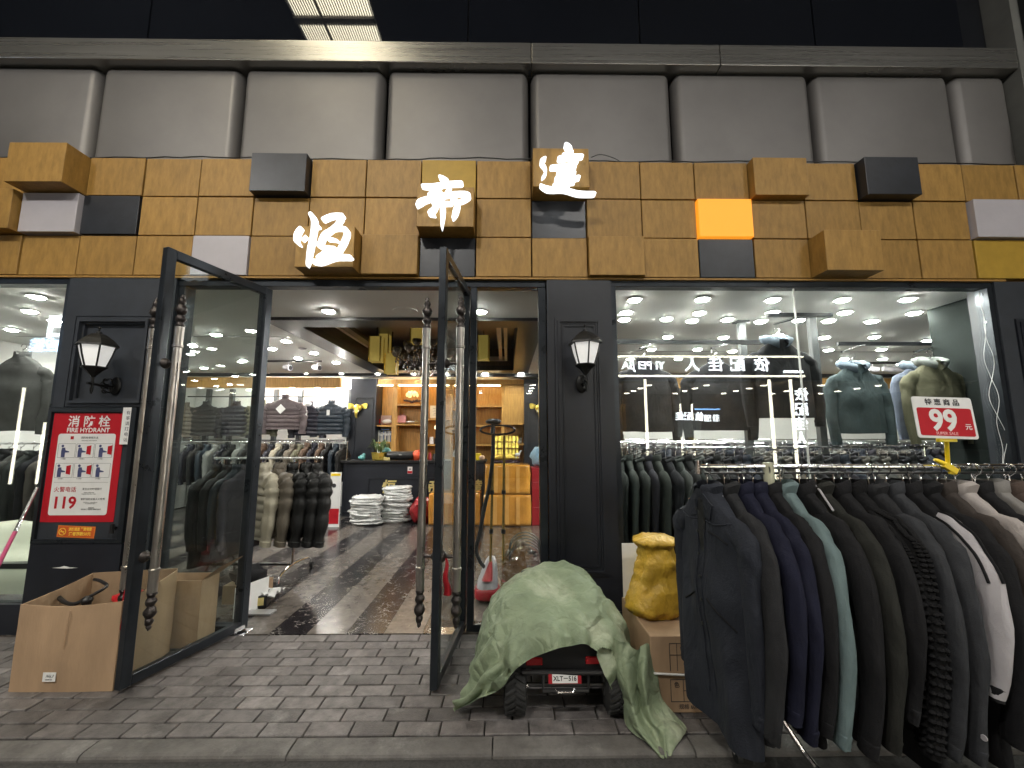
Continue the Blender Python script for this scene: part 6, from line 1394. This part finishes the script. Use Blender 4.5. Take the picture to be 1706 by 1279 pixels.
rowsT = [[(800, 1085, 3.12), (812, 1030, 3.12), (838, 978, 3.12), (872, 948, 3.12), (925, 936, 3.12), (968, 945, 3.12), (994, 985, 3.12), (1008, 1040, 3.12), (1018, 1086, 3.12)],
 [(792, 1112, 2.87), (808, 1050, 2.87), (826, 995, 2.87), (866, 958, 2.87), (925, 942, 2.9), (975, 955, 2.87), (1006, 1000, 2.87), (1030, 1058, 2.87), (1042, 1110, 2.87)],
 [(778, 1142, 2.66), (800, 1080, 2.64), (826, 1020, 2.64), (868, 988, 2.66), (925, 986, 2.70), (985, 986, 2.66), (1028, 1018, 2.66), (1052, 1068, 2.66), (1068, 1140, 2.66)],
 [(764, 1170, 2.51), (800, 1112, 2.5), (832, 1062, 2.47), (866, 1028, 2.5), (925, 1020, 2.52), (990, 1024, 2.5), (1036, 1048, 2.52), (1064, 1098, 2.5), (1086, 1168, 2.5)],
 [(757, 1182, 2.455), (803, 1138, 2.42), (833, 1105, 2.38), (868, 1068, 2.38), (928, 1050, 2.40), (990, 1054, 2.4), (1030, 1085, 2.42), (1060, 1128, 2.42), (1088, 1185, 2.43)],
 [(756, 1184, 2.445), (797, 1164, 2.40), (834, 1147, 2.35), (868, 1108, 2.34), (930, 1080, 2.36), (988, 1077, 2.36), (1008, 1128, 2.37), (1036, 1168, 2.38), (1080, 1196, 2.40)]]
NU, NV_ = 130, 90
g0_ = [cr([at(*p) for p in r], NU) for r in rowsT]
cols = [cr([g0_[k][i] for k in range(6)], NV_) for i in range(NU)]
grid = [[cols[i][j] for i in range(NU)] for j in range(NV_)]
def ridg(p, s_): return 1 - abs(noise.noise(p * s_)) * 2
out_ = []
for j in range(NV_):
    rr_ = []
    for i in range(NU):
        p = grid[j][i]; a = grid[j][min(i + 1, NU - 1)] - grid[j][max(i - 1, 0)]; b = grid[min(j + 1, NV_ - 1)][i] - grid[max(j - 1, 0)][i]; nrm = a.cross(b)
        if nrm.length > 1e-9: nrm.normalize()
        if nrm.z < 0 and abs(nrm.z) > .2: nrm = -nrm
        u = i / (NU - 1); v = j / (NV_ - 1); side = sm((abs(u - .5) - .18) / .2); front_ = sm((v - .55) / .3)
        along = math.sin(v * 24 + 3 * noise.noise(p * 3) + u * 6) * side + math.sin(u * 46 + 4 * noise.noise(p * 2.5)) * front_ * .8
        d = .028 * along + .021 * ridg(p + Vector((3, 1, 0)), 5.5) + .020 * noise.noise(p * 4.2) + .008 * ridg(p, 11) - .020
        if u < .02 or u > .98: d *= .3
        p2 = p + nrm * d; p2.z = max(p2.z, .006 + .004 * (i % 3)); rr_.append(tuple(p2))
    out_.append(rr_)
tp = empty("green_tarp", (.32, 2.8, .4), "crumpled green tarp draped over the child's quad bike", "tarp")
MB().loft(out_, closed=False).obj("draped_sheet", TARP, tp, smooth=80)
tail = [[(1018, 1060, 2.46), (1040, 1070, 2.38), (1062, 1080, 2.42), (1078, 1070, 2.48), (1092, 1090, 2.5)],
        [(1022, 1110, 2.42), (1040, 1125, 2.33), (1060, 1120, 2.38), (1074, 1128, 2.34), (1096, 1128, 2.46)],
        [(1036, 1165, 2.40), (1050, 1170, 2.32), (1062, 1160, 2.37), (1080, 1172, 2.32), (1102, 1160, 2.42)],
        [(1040, 1200, 2.36), (1060, 1205, 2.28), (1074, 1196, 2.33), (1094, 1202, 2.28), (1122, 1185, 2.37)],
        [(1062, 1226, 2.28), (1078, 1230, 2.22), (1092, 1220, 2.27), (1112, 1222, 2.22), (1142, 1212, 2.31)],
        [(1100, 1262, 2.20), (1104, 1263, 2.19), (1108, 1262, 2.19), (1113, 1258, 2.19), (1120, 1252, 2.2)]]
gt = [cr([at(*p) for p in r], 44) for r in tail]; ct_ = [cr([gt[k][i] for k in range(6)], 60) for i in range(44)]
rows_ = []
for j in range(60):
    rr_ = []
    for i in range(44):
        p = ct_[i][j] + Vector((0, -.026 * abs(math.sin(i * .24 + j * .035 + 1.5 * noise.noise(ct_[i][j] * 4))) + .013 - .012 * noise.noise(ct_[i][j] * 9), .006 * noise.noise(ct_[i][j] * 12))); p.z = max(p.z, (.008 if p.y > 2.23 else -.02) + .004 * (i % 2)); rr_.append(tuple(p))
    rows_.append(rr_)
MB().loft(rows_, closed=False).obj("trailing_end", TARP, tp, smooth=80)

# cartons with yellow bag right of the quad bike
cb_ = empty("printed_carton", (1.10, 2.75, 0), "brown printed carton under the yellow bag beside the outdoor rack", "carton")
MB().box(.80, 1.42, 2.46, 3.02, .004, .20).obj("lower_half", CARD, cb_, bevel=.004); MB().box(.795, 1.425, 2.455, 3.025, .204, .40).obj("upper_half", CARD, cb_, bevel=.004)
MB().tube(cr([Vector((.80, 2.448, .212)), Vector((.95, 2.446, .205)), Vector((1.1, 2.447, .20)), Vector((1.3, 2.446, .198))], 14), .006, 6).obj("strap", PAPER, cb_)
yy = 2.4585; m = MB()
for (x0, x1, z0, z1) in ((.90, 1.36, .172, .175), (.90, 1.36, .06, .063), (.90, .903, .06, .175), (.97, .973, .06, .175), (.97, 1.36, .115, .118), (.90, 1.36, .36, .363), (.90, .903, .22, .36), (.90, 1.36, .30, .303), (.94, .943, .22, .36)): m.box(x0, x1, yy - (.0055 if z0 > .2 else .0002), yy - (.0045 if z0 > .2 else -.0010), z0, z1)
m.obj("printed_grid", INK, cb_)
text("色", .032, INK, cb_, (.935, yy - .0002, .145), depth=.0003); text("蓝", .03, M("faded_ink", (.2, .13, .08), .7), cb_, (1.03, yy - .0002, .145), depth=.0003); text("现货出口", .030, INK, cb_, (1.08, yy - .0002, .09), depth=.0003)
text("规格 60x45x40", .028, INK, cb_, (1.03, yy - .0002, .035), depth=.0003); text("货号", .026, INK, cb_, (1.0, yy - .0062, .33), depth=.0003); text("品名", .026, INK, cb_, (1.0, yy - .0062, .26), depth=.0003)
YB_ = M("yellow_woven_bag", (.50, .31, .03), .5, 0, .22, 12, .6, 45, wr=.9)
mb = MB(); rings = []
for k in range(34):
    t = k / 33; z = .405 + .47 * t; r_ = lerp(.172, .105, sm((t - .15) / .65)) * (1 + .30 * sm((t - .84) / .08)) * (.80 + .2 * sm(t / .08)) * (1 - .5 * sm((t - .93) / .07))
    rg = []
    for j in range(44):
        a = 2 * PI * j / 44; w_ = 1 + .18 * noise.noise(Vector((math.cos(a) * 1.6, math.sin(a) * 1.6, t * 4))) + .10 * (ridg(Vector((math.cos(a) * 1.2, math.sin(a) * 1.2 + t, t * 2.6)), 2.2) - .5) + .13 * sm((t - .35) / .3) * math.sin(a * 6 + t * 5 + 7 * noise.noise(Vector((a, t * 3, 0)))) * .6 + .05 * ridg(Vector((math.cos(a), math.sin(a), t * 3)), 3.)
        rg.append((.925 + .02 * math.sin(t * 4) + .035 * t + r_ * w_ * math.cos(a), 2.76 + r_ * w_ * math.sin(a) * .85, z + .014 * noise.noise(Vector((math.cos(a) * 3, math.sin(a) * 3, t * 6)))))
    rings.append(rg)
yb = mb.loft(rings, cap0=True, cap1=True).obj("yellow_bag", YB_, smooth=60); tag(yb, "crumpled yellow woven bag standing on the printed carton beside the outdoor rack", "bag")
a = at(1036, 905, 3.0); o = MB().box(a.x, a.x + .16, 3.0, 3.006, .404, a.z).obj("white_sheet", PAPER); tag(o, "white card standing behind the yellow bag", "card")
# dust sheet on the ground under the outdoor rack
SHT = M("pale_dust_sheet", (.30, .305, .25), .75, 0, .25, 9, .5, 50)
def sheet(cx_, cy_, rx_, ry_, label, sd):
    mb = MB(); rings = []
    for k in range(26):
        f = .03 + .97 * k / 25; rg = []
        for j in range(70):
            a = 2 * PI * j / 70; w_ = 1 + .22 * noise.noise(Vector((math.cos(a) * 1.4, math.sin(a) * 1.4, sd))); x = cx_ + rx_ * f * w_ * math.cos(a); y = cy_ + ry_ * f * w_ * math.sin(a); P3 = Vector((x, y, sd))
            z = .012 + .055 * max(0, noise.noise(P3 * 4)) + .03 * max(0, ridg(P3, 6) - .6) * 2; z *= 1 - sm((f - .85) / .15) * .85
            rg.append((x, y, max(z + .004, (-.03 if y < 2.2 else .006))))
        rings.append(rg)
    return tag(mb.loft(rings, cap0=True).obj("dust_sheet", SHT, smooth=70), label, "dust sheet")
sheet(1.78, 2.50, .42, .24, "pale crumpled dust sheet on the pavement under the outdoor rack", 3.)
sheet(2.75, 2.35, .30, .30, "pale dust sheet on the pavement at the right edge under the outdoor rack", 8.)

# ---------------- things behind the left window
tb = empty("display_table", (-4.7, 4.0, 0), "low table with a white sheet behind the left window", "table")
MB().box(-5.6, -3.85, 3.7, 4.4, .40, .44).obj("tabletop", BLACKP, tb)
for x, y in ((-5.5, 3.75), (-3.95, 3.75), (-5.5, 4.35), (-3.95, 4.35)): MB().box(x - .03, x + .03, y - .03, y + .03, 0, .40).obj("leg", BLACKP, tb)
mb = MB(); rings = []
for k in range(16):
    rings.append([(-5.4 + .07 * j, 3.66 + .05 * k if k > 2 else 3.69, (.47 + .02 * noise.noise(Vector((j * .4, k * .4, 2))) + (.18 * sm((k - 6) / 5)) if k > 2 else .47 - (3 - k) * .09)) for j in range(22)])
tag(mb.loft(rings, closed=False).obj("white_sheet", M("cream_sheet", (.62, .64, .52), .7, 0, .06, 4, .2, 30), smooth=60), "cream white sheet spread over the low table behind the left window", "sheet")
rack(-6.6, -4.2, 5.2, 1.42, "clothes rail behind the left window")
fill(-6.5, -4.25, 5.2, 1.42, .13, lambda k, i: "%s jacket, %s from the left on the rail behind the left window" % (nmc[i], ordn[k]), "jackets on the rail behind the left window", lambda k: [2, 6, 1, 5, 4, 0][k % 6], rz=90)
disp("zip", 40, 575, 4.4, {"body": cloth("suit_4", (.1, .1, .1))}, "grey jacket displayed high behind the left window", seed=31, W=.30, L_=.8)
o = MB().box(-4.25, -4.21, 4.55, 4.95, 0, 2.3).obj("partition_board", WALLW); tag(o, "narrow white partition board behind the left window", "partition")
o = empty("round_chair", (-3.15, 4.9, 0), "dark shell chair seen through the open left door's glass", "chair")
m = MB(); m.ball((-3.15, 4.95, .62), .26, .20, .25, 16, 10); m.obj("shell", GR, o, smooth=True)
for a in (45, 135, 225, 315): MB().tube([(-3.15, 4.95, .42), (-3.15 + .25 * math.cos(R(a)), 4.95 + .22 * math.sin(R(a)), 0)], .012, 6).obj("leg", BLACKP, o)
